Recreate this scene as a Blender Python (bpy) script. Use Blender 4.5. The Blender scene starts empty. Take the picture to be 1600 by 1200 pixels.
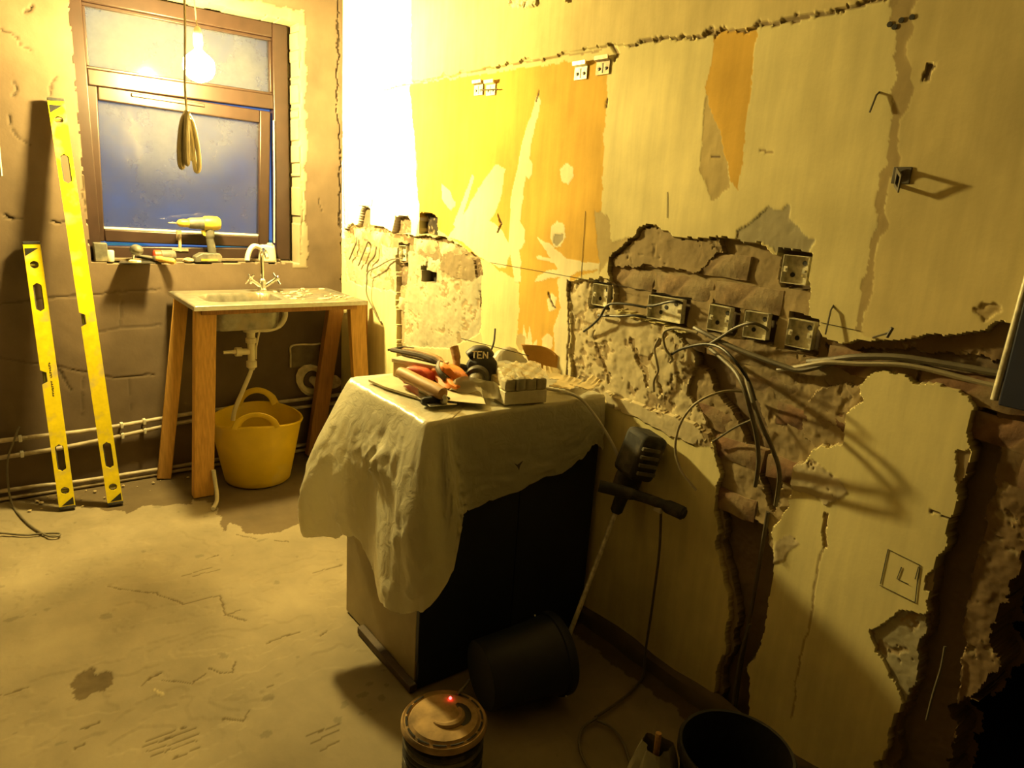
import bpy, bmesh, math, random
import numpy as np
from mathutils import Matrix, Vector, Euler

random.seed(7)
SC = bpy.context.scene
COL = SC.collection

# ---------------------------------------------------------------- camera, sky, exposure
W_R = 1.677      # right wall plane (x)
D_F = 3.76       # window wall plane (y)
CEIL = 2.62
cam_d = bpy.data.cameras.new('camera')
cam_d.sensor_width = 36.0
cam_d.lens = 1100.0 / 1600.0 * 36.0
cam_d.clip_start = 0.02
cam = bpy.data.objects.new('camera', cam_d)
COL.objects.link(cam)
R = ((0.79518736, -0.10150955, 0.59780672), (-0.60281999, -0.23877485, 0.76131112), (0.06546086, -0.96575482, -0.25106273))
cam.matrix_world = Matrix(((R[0][0], -R[0][1], -R[0][2], 0.0), (R[1][0], -R[1][1], -R[1][2], 0.0), (R[2][0], -R[2][1], -R[2][2], 1.48), (0, 0, 0, 1)))
SC.camera = cam

world = bpy.data.worlds.new('dusk')
SC.world = world
world.use_nodes = True
wn = world.node_tree
wn.nodes['Background'].inputs[0].default_value = (0.14, 0.27, 0.66, 1)
wn.nodes['Background'].inputs[1].default_value = 0.75

SC.view_settings.view_transform = 'Standard'
SC.view_settings.look = 'None'
SC.view_settings.gamma = 1.0
SC.view_settings.use_curve_mapping = False
SC.view_settings.exposure = 0.0
LAMP_STRENGTH = 2000.0
LAMP_COLOUR = (1.0, 0.755, 0.24)
BULB = (0.857, 3.36, 1.939)

# ---------------------------------------------------------------- helpers
def link(o):
    COL.objects.link(o)
    return o

def set_props(o, label=None, cat=None, group=None, kind=None):
    if label: o['label'] = label
    if cat: o['category'] = cat
    if group: o['group'] = group
    if kind: o['kind'] = kind
    return o

def thing(name, label, cat, loc=(0, 0, 0), rot=(0, 0, 0), group=None):
    o = bpy.data.objects.new(name, None)
    o.empty_display_size = 0.05
    o.location = loc
    o.rotation_euler = rot
    link(o)
    return set_props(o, label, cat, group)

def wm(o):
    m = o.matrix_basis.copy()
    while o.parent:
        o = o.parent
        m = o.matrix_basis @ m
    return m

class MB:
    def __init__(self):
        self.v = []
        self.f = []
    def add(self, vs, fs, M=None):
        n = len(self.v)
        if M is not None:
            vs = [M @ Vector(p) for p in vs]
        self.v += [tuple(p) for p in vs]
        self.f += [tuple(i + n for i in f) for f in fs]
        return self
    def box(self, c, s, M=None, rot=None):
        x, y, z = s[0] / 2, s[1] / 2, s[2] / 2
        vs = [Vector((a * x, b * y, d * z)) for a in (-1, 1) for b in (-1, 1) for d in (-1, 1)]
        if rot is not None:
            e = Euler(rot).to_matrix()
            vs = [e @ p for p in vs]
        vs = [p + Vector(c) for p in vs]
        return self.add(vs, [(0, 1, 3, 2), (4, 6, 7, 5), (0, 4, 5, 1), (2, 3, 7, 6), (0, 2, 6, 4), (1, 5, 7, 3)], M)
    def tube(self, pts, r, n=8, cap=True, M=None, flat=1.0, side=1.0):
        pts = [Vector(p) for p in pts]
        k = len(pts)
        rs = r if isinstance(r, (list, tuple)) else [r] * k
        up = None
        vs = []
        for i, p in enumerate(pts):
            t = (pts[min(i + 1, k - 1)] - pts[max(i - 1, 0)])
            t = t.normalized() if t.length > 1e-9 else Vector((0, 0, 1))
            if up is None:
                up = Vector((0, 0, 1)) if abs(t.z) < 0.9 else Vector((1, 0, 0))
            s = t.cross(up)
            s = s.normalized() if s.length > 1e-6 else t.orthogonal().normalized()
            u = s.cross(t).normalized()
            up = u
            for j in range(n):
                a = 2 * math.pi * j / n
                vs.append(p + (s * math.cos(a) * side + u * math.sin(a) * flat) * rs[i])
        fs = []
        for i in range(k - 1):
            for j in range(n):
                a, b = i * n + j, i * n + (j + 1) % n
                fs.append((a, b, b + n, a + n))
        if cap:
            fs.append(tuple(range(n - 1, -1, -1)))
            fs.append(tuple((k - 1) * n + j for j in range(n)))
        return self.add(vs, fs, M)
    def lathe(self, prof, n=24, M=None, capb=True, capt=True, wob=0.0):
        vs = []
        for i, (r, z) in enumerate(prof):
            for j in range(n):
                a = 2 * math.pi * j / n
                q = r * (1 + wob * math.sin(3 * a + i) * 0.5 + wob * math.cos(2 * a + 1))
                vs.append((q * math.cos(a), q * math.sin(a), z))
        fs = []
        for i in range(len(prof) - 1):
            for j in range(n):
                a, b = i * n + j, i * n + (j + 1) % n
                fs.append((a, b, b + n, a + n))
        if capb: fs.append(tuple(range(n - 1, -1, -1)))
        if capt: fs.append(tuple((len(prof) - 1) * n + j for j in range(n)))
        return self.add(vs, fs, M)
    def prism(self, poly, z0, z1, M=None):
        n = len(poly)
        vs = [(x, y, z0) for x, y in poly] + [(x, y, z1) for x, y in poly]
        fs = [tuple(range(n - 1, -1, -1)), tuple(range(n, 2 * n))]
        fs += [(i, (i + 1) % n, n + (i + 1) % n, n + i) for i in range(n)]
        return self.add(vs, fs, M)
    def grid(self, fn, nu, nv, M=None, closed_u=False):
        vs = [fn(i / (nu if closed_u else nu - 1), j / (nv - 1)) for i in range(nu) for j in range(nv)]
        fs = []
        for i in range(nu if closed_u else nu - 1):
            for j in range(nv - 1):
                a = i * nv + j
                b = ((i + 1) % nu) * nv + j
                fs.append((a, b, b + 1, a + 1))
        return self.add(vs, fs, M)
    def ball(self, c, r, n=12, m=8, M=None, sq=(1, 1, 1), lump=0.0, seed=0):
        rg = random.Random(seed)
        vs, fs = [], []
        for i in range(m + 1):
            t = math.pi * i / m
            for j in range(n):
                a = 2 * math.pi * j / n
                k = r * (1 + lump * rg.uniform(-1, 1)) if 0 < i < m else r
                vs.append((c[0] + k * sq[0] * math.sin(t) * math.cos(a), c[1] + k * sq[1] * math.sin(t) * math.sin(a), c[2] + r * sq[2] * math.cos(t)))
        for i in range(m):
            for j in range(n):
                a, b = i * n + j, i * n + (j + 1) % n
                fs.append((a, a + n, b + n, b))
        return self.add(vs, fs, M)

def make_mesh(name, mb, mat, smooth=True, angle=40):
    me = bpy.data.meshes.new(name)
    me.from_pydata(mb.v, [], mb.f)
    me.validate(verbose=False)
    bm = bmesh.new(); bm.from_mesh(me)
    bmesh.ops.remove_doubles(bm, verts=bm.verts, dist=1e-6)
    bmesh.ops.recalc_face_normals(bm, faces=bm.faces)
    bm.to_mesh(me); bm.free()
    if smooth:
        me.shade_smooth()
        me.set_sharp_from_angle(angle=math.radians(angle))
    if mat: me.materials.append(mat)
    return me

def obj(name, mb, mat, parent=None, world=False, bevel=0.0, smooth=True, solid=0.0, label=None, sub=0, angle=40):
    """one mesh object; world=True: mb is in world coordinates"""
    if world and parent is not None:
        inv = wm(parent).inverted()
        mb.v = [tuple(inv @ Vector(p)) for p in mb.v]
    me = make_mesh(name, mb, mat, smooth, angle)
    o = link(bpy.data.objects.new(name, me))
    if parent is not None: o.parent = parent
    if solid:
        m = o.modifiers.new('thickness', 'SOLIDIFY'); m.thickness = abs(solid); m.offset = -1 if solid > 0 else 1
    if bevel:
        m = o.modifiers.new('edges', 'BEVEL'); m.width = bevel; m.segments = 2; m.limit_method = 'ANGLE'
    if sub:
        m = o.modifiers.new('round', 'SUBSURF'); m.levels = sub; m.render_levels = sub
    if label: o['label'] = label
    return o

def single(name, mb, mat, label, cat, group=None, **kw):
    """a top-level thing that is one mesh; origin goes to its base"""
    xs = [p[0] for p in mb.v]; ys = [p[1] for p in mb.v]; zs = [p[2] for p in mb.v]
    c = ((min(xs) + max(xs)) / 2, (min(ys) + max(ys)) / 2, min(zs))
    mb.v = [(p[0] - c[0], p[1] - c[1], p[2] - c[2]) for p in mb.v]
    o = obj(name, mb, mat, **kw)
    o.location = c
    return set_props(o, label, cat, group)

def spline(pts, n=6):
    P = [Vector(p) for p in pts]
    if len(P) < 3: return P
    out = []
    for i in range(len(P) - 1):
        a, b, c, d = P[max(i - 1, 0)], P[i], P[i + 1], P[min(i + 2, len(P) - 1)]
        for k in range(n):
            t = k / n
            out.append(0.5 * ((2 * b) + (c - a) * t + (2 * a - 5 * b + 4 * c - d) * t * t + (3 * b - a - 3 * c + d) * t ** 3))
    out.append(P[-1])
    return out

def frame(origin, zaxis, xhint):
    z = Vector(zaxis).normalized()
    x = Vector(xhint) - z * Vector(xhint).dot(z)
    x.normalize()
    y = z.cross(x)
    M = Matrix.Identity(4)
    for i in range(3):
        M[i][0], M[i][1], M[i][2], M[i][3] = x[i], y[i], z[i], origin[i]
    return M

# ---------------------------------------------------------------- materials
MATS = {}
def mat(name, col, rough=0.6, metal=0.0, var=0.12, nscale=30.0, bump=0.15, stretch=(1, 1, 1), dust=0.0, dust_col=(.45, .38, .26), spec=0.5, coat=0.0, emit=0.0, detail=5.0, bdist=0.004):
    m = bpy.data.materials.new(name); m.use_nodes = True
    nt = m.node_tree; nd = nt.nodes; b = nd['Principled BSDF']
    b.inputs['Roughness'].default_value = rough
    b.inputs['Metallic'].default_value = metal
    b.inputs['Specular IOR Level'].default_value = spec
    b.inputs['Coat Weight'].default_value = coat
    tc = nd.new('ShaderNodeTexCoord'); mp = nd.new('ShaderNodeMapping'); mp.inputs['Scale'].default_value = stretch
    nt.links.new(tc.outputs['Object'], mp.inputs[0])
    no = nd.new('ShaderNodeTexNoise'); no.inputs['Scale'].default_value = nscale; no.inputs['Detail'].default_value = detail
    nt.links.new(mp.outputs[0], no.inputs['Vector'])
    rp = nd.new('ShaderNodeValToRGB')
    lo = [c * (1 - var * 2) for c in col]; hi = [min(1, c * (1 + var * 2)) for c in col]
    rp.color_ramp.elements[0].position = .25; rp.color_ramp.elements[1].position = .75
    rp.color_ramp.elements[0].color = (*lo, 1); rp.color_ramp.elements[1].color = (*hi, 1)
    nt.links.new(no.outputs['Fac'], rp.inputs[0])
    out = rp.outputs[0]
    if dust:
        n2 = nd.new('ShaderNodeTexNoise'); n2.inputs['Scale'].default_value = nscale * .35; n2.inputs['Detail'].default_value = 6
        nt.links.new(tc.outputs['Object'], n2.inputs['Vector'])
        mr = nd.new('ShaderNodeMapRange'); mr.inputs[1].default_value = .62 - dust * .35; mr.inputs[2].default_value = .78 - dust * .3
        nt.links.new(n2.outputs['Fac'], mr.inputs[0])
        mx = nd.new('ShaderNodeMix'); mx.data_type = 'RGBA'; mx.inputs[7].default_value = (*dust_col, 1)
        nt.links.new(mr.outputs[0], mx.inputs[0]); nt.links.new(out, mx.inputs[6])
        out = mx.outputs[2]
    nt.links.new(out, b.inputs['Base Color'])
    if bump:
        bp = nd.new('ShaderNodeBump'); bp.inputs['Strength'].default_value = bump; bp.inputs['Distance'].default_value = bdist
        nt.links.new(no.outputs['Fac'], bp.inputs['Height']); nt.links.new(bp.outputs[0], b.inputs['Normal'])
    if emit:
        b.inputs['Emission Color'].default_value = (*col, 1); b.inputs['Emission Strength'].default_value = emit
    MATS[name] = m
    return m

def relief_material(name, stretch):
    m = bpy.data.materials.new(name); m.use_nodes = True
    nt = m.node_tree; nd = nt.nodes; b = nd['Principled BSDF']
    b.inputs['Roughness'].default_value = .92; b.inputs['Specular IOR Level'].default_value = .15
    at = nd.new('ShaderNodeAttribute'); at.attribute_name = 'albedo'
    tc = nd.new('ShaderNodeTexCoord')
    mp = nd.new('ShaderNodeMapping'); mp.inputs['Scale'].default_value = stretch
    nt.links.new(tc.outputs['Object'], mp.inputs[0])
    n1 = nd.new('ShaderNodeTexNoise'); n1.inputs['Scale'].default_value = 9; n1.inputs['Detail'].default_value = 7; n1.inputs['Roughness'].default_value = .6
    nt.links.new(mp.outputs[0], n1.inputs['Vector'])
    n2 = nd.new('ShaderNodeTexNoise'); n2.inputs['Scale'].default_value = 3.2; n2.inputs['Detail'].default_value = 6
    nt.links.new(tc.outputs['Object'], n2.inputs['Vector'])
    a = nd.new('ShaderNodeMapRange'); a.inputs[3].default_value = .91; a.inputs[4].default_value = 1.08; a.inputs[1].default_value = .3; a.inputs[2].default_value = .7
    c = nd.new('ShaderNodeMapRange'); c.inputs[3].default_value = .8; c.inputs[4].default_value = 1.15; c.inputs[1].default_value = .3; c.inputs[2].default_value = .7
    nt.links.new(n1.outputs['Fac'], a.inputs[0]); nt.links.new(n2.outputs['Fac'], c.inputs[0])
    mu = nd.new('ShaderNodeMath'); mu.operation = 'MULTIPLY'
    nt.links.new(a.outputs[0], mu.inputs[0]); nt.links.new(c.outputs[0], mu.inputs[1])
    vm = nd.new('ShaderNodeVectorMath'); vm.operation = 'SCALE'
    nt.links.new(at.outputs['Color'], vm.inputs[0]); nt.links.new(mu.outputs[0], vm.inputs['Scale'])
    nt.links.new(vm.outputs[0], b.inputs['Base Color'])
    n3 = nd.new('ShaderNodeTexNoise'); n3.inputs['Scale'].default_value = 90; n3.inputs['Detail'].default_value = 4
    nt.links.new(tc.outputs['Object'], n3.inputs['Vector'])
    bp = nd.new('ShaderNodeBump'); bp.inputs['Strength'].default_value = .10; bp.inputs['Distance'].default_value = .004
    nt.links.new(n3.outputs['Fac'], bp.inputs['Height']); nt.links.new(bp.outputs[0], b.inputs['Normal'])
    return m

M_RELIEF_R = relief_material('old_plaster_right', (1, 3.0, .35))
M_RELIEF_W = relief_material('old_plaster_window', (1.4, 1, .8))
M_RELIEF_F = relief_material('screed', (1, .6, 1))
mat('yellow_paint', (.80, .66, .012), .38, 0, .06, 40, .03, dust=.25, dust_col=(.55, .45, .16))
mat('black_plastic', (.018, .018, .02), .5, 0, .2, 60, .1)
mat('dusty_black', (.022, .021, .021), .75, 0, .2, 40, .1, dust=.3, dust_col=(.10, .082, .058))
mat('vial', (.16, .15, .03), .15, 0, .02, 10, 0)
mat('steel', (.55, .53, .48), .28, 1.0, .06, 50, .03, stretch=(1, 8, 1))
mat('dirty_steel', (.25, .235, .19), .38, .6, .2, 24, .15, dust=.42, dust_col=(.34, .28, .18))
mat('chrome', (.75, .74, .70), .12, 1.0, .02, 10, 0)
mat('galvanised', (.72, .68, .52), .42, .35, .2, 60, .06)
mat('dull_bracket', (.36, .28, .18), .5, .4, .2, 60, .06)
mat('timber', (.52, .29, .07), .62, 0, .13, 9, .12, stretch=(14, 14, 1.2))
mat('timber_dark', (.32, .15, .035), .62, 0, .13, 9, .12, stretch=(14, 14, 1.2))
mat('handle_wood', (.42, .24, .09), .55, 0, .12, 20, .08, stretch=(8, 1, 8))
mat('pipe_plastic', (.62, .56, .40), .45, 0, .06, 20, .03)
mat('copper_painted', (.36, .30, .21), .5, 0, .15, 30, .08)
mat('tub_yellow', (.60, .42, .012), .42, 0, .05, 12, .03, dust=.1, dust_col=(.5, .4, .12))
mat('brown_frame', (.027, .0135, .0105), .38, 0, .1, 14, .04, stretch=(2, 2, 1))
mat('gasket', (.05, .03, .02), .6)
mat('white_plastic', (.56, .53, .43), .42, 0, .05, 20, .05)
mat('white_paint_metal', (.82, .76, .55), .5, 0, .08, 30, .05)
mat('tool_yellow', (.40, .28, .03), .45, 0, .08, 40, .05, dust=.25, dust_col=(.36, .30, .14))
mat('tool_grey', (.085, .078, .06), .55, 0, .15, 40, .08, dust=.3, dust_col=(.22, .19, .12))
mat('red_plastic', (.60, .06, .02), .45, 0, .1, 30, .04)
mat('orange_rubber', (.75, .23, .02), .6, 0, .1, 30, .15)
mat('grey_rag', (.25, .24, .18), .8, 0, .15, 25, .3)
mat('cable_grey', (.14, .12, .078), .5, 0, .1, 30, .02)
mat('cable_pale', (.36, .31, .20), .5, 0, .06, 30, .02)
mat('cable_dark', (.10, .085, .06), .5, 0, .1, 30, .02)
mat('cable_black', (.02, .018, .016), .45, 0, .1, 30, .02)
mat('navy', (.012, .016, .035), .55, 0, .15, 6, .03)
mat('navy_board', (.016, .020, .05), .55, 0, .15, 8, .03)
mat('carcass', (.33, .27, .15), .55, 0, .1, 8, .04)
mat('pale_board', (.60, .54, .36), .8, 0, .1, 18, .15)
mat('card', (.55, .44, .22), .85, 0, .12, 20, .2)
mat('plaster_block', (.55, .50, .33), .9, 0, .12, 45, .5)
mat('brick', (.27, .19, .105), .95, 0, .28, 26, .7, dust=.4, dust_col=(.36, .29, .17), bdist=.008)
mat('brick_white', (.55, .48, .31), .95, 0, .2, 26, .7, dust=.45, dust_col=(.30, .23, .13), bdist=.008)
mat('brick_red', (.22, .125, .07), .95, 0, .28, 24, .7, dust=.4, dust_col=(.33, .25, .14), bdist=.008)
mat('block', (.17, .135, .085), .95, 0, .15, 20, .5)
mat('mortar_edge', (.62, .55, .36), .95, 0, .12, 30, .6)
mat('ceiling_paint', (.30, .25, .17), .9, 0, .08, 6, .1)
mat('room_plaster', (.12, .09, .055), .9, 0, .15, 6, .2)
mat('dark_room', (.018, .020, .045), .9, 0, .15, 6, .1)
mat('pencil', (.04, .035, .03), .7)
mat('paper_orange', (.60, .32, .06), .7, 0, .1, 14, .1)
mat('tarpaulin', (.05, .32, .72), .5, 0, .08, 10, .1)
mat('yard', (.10, .11, .13), .9, 0, .2, 4, .3)
mat('led_red', (1.0, .03, .03), .4, 0, 0, 5, 0, emit=18)
mat('reel_dust', (.33, .22, .10), .9, 0, .25, 22, .4, dust=.35, dust_col=(.12, .085, .05))
mat('red_brown', (.075, .05, .03), .7, 0, .15, 20, .1)
mat('crumb', (.42, .33, .19), .95, 0, .2, 40, .5)
mat('lettering', (.75, .70, .50), .7, 0, .1, 30, 0)

def sheet_material():
    m = bpy.data.materials.new('polythene'); m.use_nodes = True
    nt = m.node_tree; nd = nt.nodes; nd.remove(nd['Principled BSDF'])
    out = nd['Material Output']
    df = nd.new('ShaderNodeBsdfDiffuse'); df.inputs[0].default_value = (.90, .87, .68, 1)
    tl = nd.new('ShaderNodeBsdfTranslucent'); tl.inputs[0].default_value = (.84, .78, .52, 1)
    tr = nd.new('ShaderNodeBsdfTransparent')
    gl = nd.new('ShaderNodeBsdfGlossy'); gl.inputs['Roughness'].default_value = .32; gl.inputs[0].default_value = (1, 1, 1, 1)
    a = nd.new('ShaderNodeMixShader'); a.inputs[0].default_value = .46
    b = nd.new('ShaderNodeMixShader'); b.inputs[0].default_value = .06
    c = nd.new('ShaderNodeMixShader')
    fr = nd.new('ShaderNodeFresnel'); fr.inputs[0].default_value = 1.4
    L = nt.links.new
    L(df.outputs[0], a.inputs[1]); L(tl.outputs[0], a.inputs[2])
    L(a.outputs[0], b.inputs[1]); L(tr.outputs[0], b.inputs[2])
    L(fr.outputs[0], c.inputs[0]); L(b.outputs[0], c.inputs[1]); L(gl.outputs[0], c.inputs[2])
    tc = nd.new('ShaderNodeTexCoord'); no = nd.new('ShaderNodeTexNoise'); no.inputs['Scale'].default_value = 22; no.inputs['Detail'].default_value = 3; no.inputs['Distortion'].default_value = 1.2
    L(tc.outputs['Object'], no.inputs['Vector'])
    bp = nd.new('ShaderNodeBump'); bp.inputs['Strength'].default_value = .35; bp.inputs['Distance'].default_value = .01
    L(no.outputs['Fac'], bp.inputs['Height'])
    for s in (df, tl, gl): L(bp.outputs[0], s.inputs['Normal'])
    L(c.outputs[0], out.inputs[0])
    MATS['polythene'] = m
sheet_material()

def clear_film():
    m = bpy.data.materials.new('clear_film'); m.use_nodes = True
    nt = m.node_tree; nd = nt.nodes; nd.remove(nd['Principled BSDF']); out = nd['Material Output']
    tr = nd.new('ShaderNodeBsdfTransparent'); gl = nd.new('ShaderNodeBsdfGlossy'); gl.inputs['Roughness'].default_value = .12
    df = nd.new('ShaderNodeBsdfDiffuse'); df.inputs[0].default_value = (.6, .56, .4, 1)
    a = nd.new('ShaderNodeMixShader'); a.inputs[0].default_value = .55
    b = nd.new('ShaderNodeMixShader'); fr = nd.new('ShaderNodeFresnel'); fr.inputs[0].default_value = 1.5
    L = nt.links.new
    L(tr.outputs[0], a.inputs[1]); L(df.outputs[0], a.inputs[2]); L(fr.outputs[0], b.inputs[0]); L(a.outputs[0], b.inputs[1]); L(gl.outputs[0], b.inputs[2]); L(b.outputs[0], out.inputs[0])
    MATS['clear_film'] = m
clear_film()

def pane_material(name, clear, tint):
    """window glass under a film of plaster dust"""
    m = bpy.data.materials.new(name); m.use_nodes = True
    nt = m.node_tree; nd = nt.nodes; nd.remove(nd['Principled BSDF']); out = nd['Material Output']
    L = nt.links.new
    tr = nd.new('ShaderNodeBsdfTransparent'); gl = nd.new('ShaderNodeBsdfGlossy'); gl.inputs['Roughness'].default_value = .09
    df = nd.new('ShaderNodeBsdfDiffuse'); df.inputs[0].default_value = (*tint, 1)
    tl = nd.new('ShaderNodeBsdfTranslucent'); tl.inputs[0].default_value = (.8, .8, .85, 1)
    tc = nd.new('ShaderNodeTexCoord')
    no = nd.new('ShaderNodeTexNoise'); no.inputs['Scale'].default_value = 4.5; no.inputs['Detail'].default_value = 8; no.inputs['Roughness'].default_value = .65
    L(tc.outputs['Object'], no.inputs['Vector'])
    mr = nd.new('ShaderNodeMapRange'); mr.inputs[1].default_value = .3; mr.inputs[2].default_value = .7; mr.inputs[3].default_value = 1 - clear - .17; mr.inputs[4].default_value = 1 - clear + .17
    L(no.outputs['Fac'], mr.inputs[0])
    d = nd.new('ShaderNodeMixShader'); d.inputs[0].default_value = .4
    L(df.outputs[0], d.inputs[1]); L(tl.outputs[0], d.inputs[2])
    a = nd.new('ShaderNodeMixShader'); L(mr.outputs[0], a.inputs[0]); L(tr.outputs[0], a.inputs[1]); L(d.outputs[0], a.inputs[2])
    fr = nd.new('ShaderNodeFresnel'); fr.inputs[0].default_value = 1.5
    b = nd.new('ShaderNodeMixShader'); L(fr.outputs[0], b.inputs[0]); L(a.outputs[0], b.inputs[1]); L(gl.outputs[0], b.inputs[2])
    L(b.outputs[0], out.inputs[0])
    MATS[name] = m
pane_material('dusty_glass', .56, (.045, .045, .055))
pane_material('dusty_glass_top', .45, (.055, .06, .06))

def bulb_material():
    m = bpy.data.materials.new('lit_bulb'); m.use_nodes = True
    nt = m.node_tree; nd = nt.nodes; nd.remove(nd['Principled BSDF'])
    e = nd.new('ShaderNodeEmission'); e.inputs[0].default_value = (*LAMP_COLOUR, 1); e.inputs[1].default_value = LAMP_STRENGTH
    nt.links.new(e.outputs[0], nd['Material Output'].inputs[0])
    MATS['lit_bulb'] = m
bulb_material()

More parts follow.
